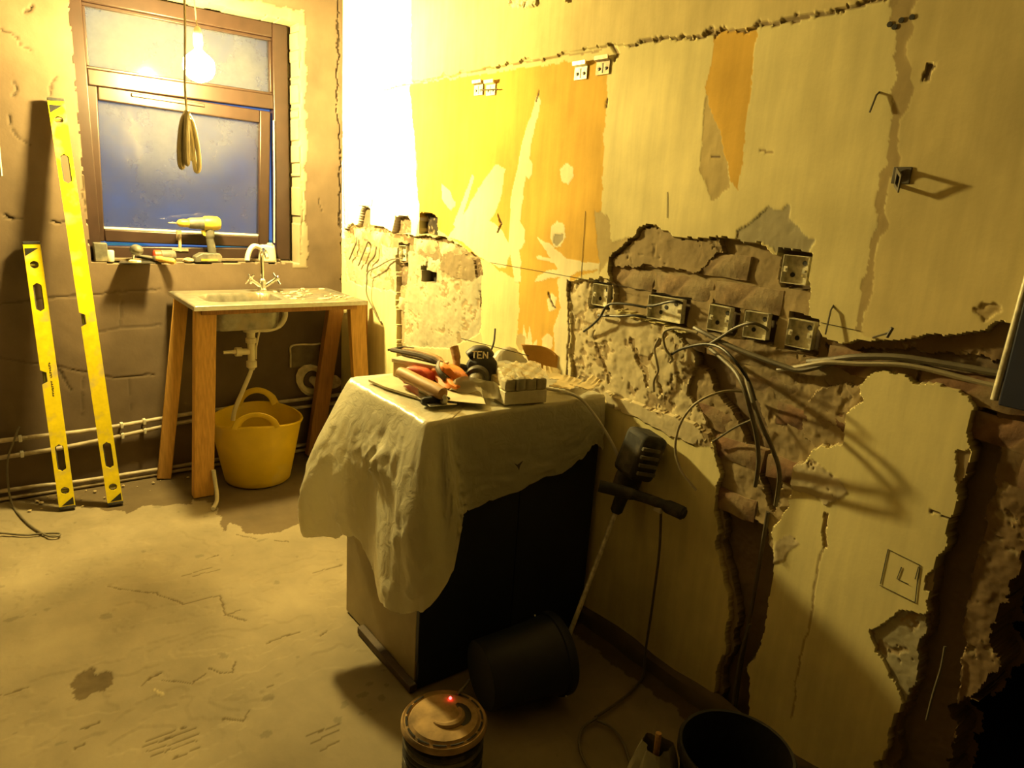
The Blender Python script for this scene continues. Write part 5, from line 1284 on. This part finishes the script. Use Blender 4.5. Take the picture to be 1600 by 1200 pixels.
# ---------------------------------------------------------------- metal back boxes in the wall
BLAB = ['metal socket box at the left end of the chased row', 'wide double metal socket box, the only wide one in the chased row', 'metal socket box right of the wide double box', 'metal socket box with a cable arching into it, fourth in the chased row', 'metal socket box at the right end of the chased row', 'metal switch box set high in the broken plaster above the row', 'metal socket box in the damaged plaster above the sink drainer']
for (kind, q), lab in zip(BOXES, BLAB):
    y, z, w, h = box_frame(q)
    y /= 1000; z /= 1000
    w = .134 if kind == 'double' else .072; h = .072; d = .019; th = .0014
    t = thing('back_box', lab, 'electrical box', (W_R + .006, y, z), (random.uniform(-.03, .03), 0, 0), 'metal back boxes let into the wall')
    obj('back_plate', MB().box((d, 0, 0), (th, w, h)), MATS['galvanised'], t)
    g = MB()
    for s in (-1, 1):
        g.box((d / 2, s * (w - th) / 2, 0), (d, th, h)); g.box((d / 2, 0, s * (h - th) / 2), (d, w, th))
    obj('side_walls', g, MATS['galvanised'], t)
    for s in (-1, 1):
        g = MB().box((.002, s * (w / 2 - .008), 0), (.0016, .014, .014)).tube([(.0005, s * (w / 2 - .009), 0), (-.002, s * (w / 2 - .009), 0)], .0035, 8)
        obj('fixing_lug', g, MATS['galvanised'], t)
    for dy, dz in [(-.4, .25), (.35, -.2), (.1, .05)][:3 if kind == 'double' else 2]:
        obj('knockout', MB().lathe([(.001, 0), (.0065, 0), (.0065, .001), (.001, .0012)], 12, frame((d - .0012, dy * w * .55, dz * h), (-1, 0, 0), (0, 1, 0))), MATS['dusty_black'], t)

CM = dict(black='cable_black', pale='cable_pale', grey='cable_grey', grey2='cable_pale', dark='cable_dark')
for lab, r, c, pts in CABLES:
    single('cable', MB().tube(spline([(W_R - p[2] / 1000, p[0] / 1000, p[1] / 1000) for p in pts], 6), r, 8), MATS[CM[c]], lab, 'cable')

# ---------------------------------------------------------------- wall-unit brackets, hook, nails
for y, z, m, lab in [(2.472, 1.900, 'dull_bracket', 'dull wall-unit bracket high on the wall, left one of the far pair'), (2.389, 1.894, 'white_paint_metal', 'bright wall-unit bracket with a long screw, right one of the far pair'),
                     (1.877, 1.908, 'galvanised', 'bright two-hole wall-unit bracket, left one of the near pair'), (1.774, 1.914, 'dull_bracket', 'dull three-hole wall-unit bracket, right one of the near pair')]:
    t = thing('wall_bracket', lab, 'bracket', (W_R, y, z), (0, 0, 0), 'wall unit brackets')
    obj('plate', MB().box((-.003, 0, -.006), (.003, .062, .040)), MATS[m], t, bevel=.001)
    obj('hook_lip', MB().prism([(-.003, .014), (-.016, .018), (-.018, .030), (-.015, .030), (-.013, .021), (-.003, .018)], -.031, .031, Matrix.Rotation(math.radians(90), 4, 'X')), MATS[m], t)
    for s in (-1, 1):
        obj('screw', MB().lathe([(.0055, 0), (.005, .0025), (.001, .003)], 10, frame((-.0045, s * .016, -.008), (-1, 0, 0), (0, 1, 0))), MATS['cable_black'], t)
    obj('slot', MB().box((-.0048, 0, -.006), (.0012, .004, .03)), MATS['cable_black'], t)
    if 'long screw' in lab:
        obj('hanging_screw', MB().tube([(-.012, .045, -.004), (-.012, -.055, -.008)], .0028, 6), MATS['cable_dark'], t)
for y, z in [(.872, 1.912), (.848, 1.917), (.826, 1.92), (.86, 1.905)]:
    obj('screw_hole', MB().lathe([(.0005, 0), (.006, 0), (.006, .0012), (.0005, .0013)], 10, frame((W_R - .001, y, z), (-1, 0, 0), (0, 1, 0))), MATS['cable_black'], wall_right)
t = thing('wall_hook', 'dark square steel bracket sticking out of the bare wall at upper right', 'bracket', (W_R, .775, 1.592))
g = MB()
Mq = frame((W_R - .002, .795, 1.590), (-.06, -.03, .14), (-.75, -.62, .06))
for (x0, x1, y0, y1) in [(0, .044, .012, .020), (0, .044, -.020, -.012), (.036, .044, -.012, .012), (0, .012, -.012, .012)]:
    g.box(((x0 + x1) / 2, (y0 + y1) / 2, 0), (x1 - x0, y1 - y0, .003), Matrix(((Mq[0][0], Mq[0][2], Mq[0][1], Mq[0][3]), (Mq[1][0], Mq[1][2], Mq[1][1], Mq[1][3]), (Mq[2][0], Mq[2][2], Mq[2][1], Mq[2][3]), (0, 0, 0, 1))))
obj('loop_plate', g, MATS['cable_dark'], t, world=True)
obj('wall_plate', MB().box((W_R - .002, .782, 1.592), (.003, .040, .036)), MATS['cable_dark'], t, world=True, bevel=.001)
for a, b, lab in [((.868, 1.774), (.873, 1.727), 'thin nail hanging in the plaster high on the right'), ((.885, 1.288), (.883, 1.213), 'upright nail above the horizontal chase'), ((.778, 1.224), (.733, 1.246), 'bent nail with a broad head at the edge of the horizontal chase')]:
    g = MB().tube([(W_R + .004, a[0], a[1]), (W_R - .008, (a[0] * .8 + b[0] * .2), (a[1] * .8 + b[1] * .2)), (W_R - .016, b[0], b[1])], .0022, 6)
    if 'broad' in lab: g.tube([(W_R - .016, b[0] + .004, b[1] - .012), (W_R - .016, b[0] - .004, b[1] + .012)], .004, 8)
    single('nail', g, MATS['cable_dark'], lab, 'nail')

# board with a pale edge at the right side of the picture
t = thing('meter_board', 'dark blue board with a pale metal edge on the wall at the far right', 'board', (W_R - .05, .35, 1.14))
obj('board', MB().box((W_R - .014, .335, 1.40), (.020, .31, .52)), MATS['navy_board'], t, world=True, bevel=.004)
obj('edge_strip', MB().tube([(W_R - .016, .500, 1.148), (W_R - .016, .488, 1.66)], .0075, 10), MATS['galvanised'], t, world=True, label='pale metal edge strip')
obj('label_plate', MB().box((W_R - .025, .425, 1.19), (.002, .03, .035)), MATS['pale_board'], t, world=True)
obj('screw', MB().ball((W_R - .025, .452, 1.215), .0035, 8, 5), MATS['galvanised'], t, world=True)

# rubble crumbs on the floor along the window wall
rg = random.Random(12)
g = MB()
for k in range(34):
    x, y, s = rg.uniform(.1, 1.55), rg.uniform(3.5, 3.70), rg.uniform(.002, .008)
    g.ball((x, y, s * .5 + .002), s, 7, 5, sq=(1.2, 1, .7), lump=.3, seed=k)
o = single('plaster_crumbs', g, MATS['crumb'], 'crumbs of fallen plaster on the floor below the window wall', 'debris', smooth=False); o['kind'] = 'stuff'
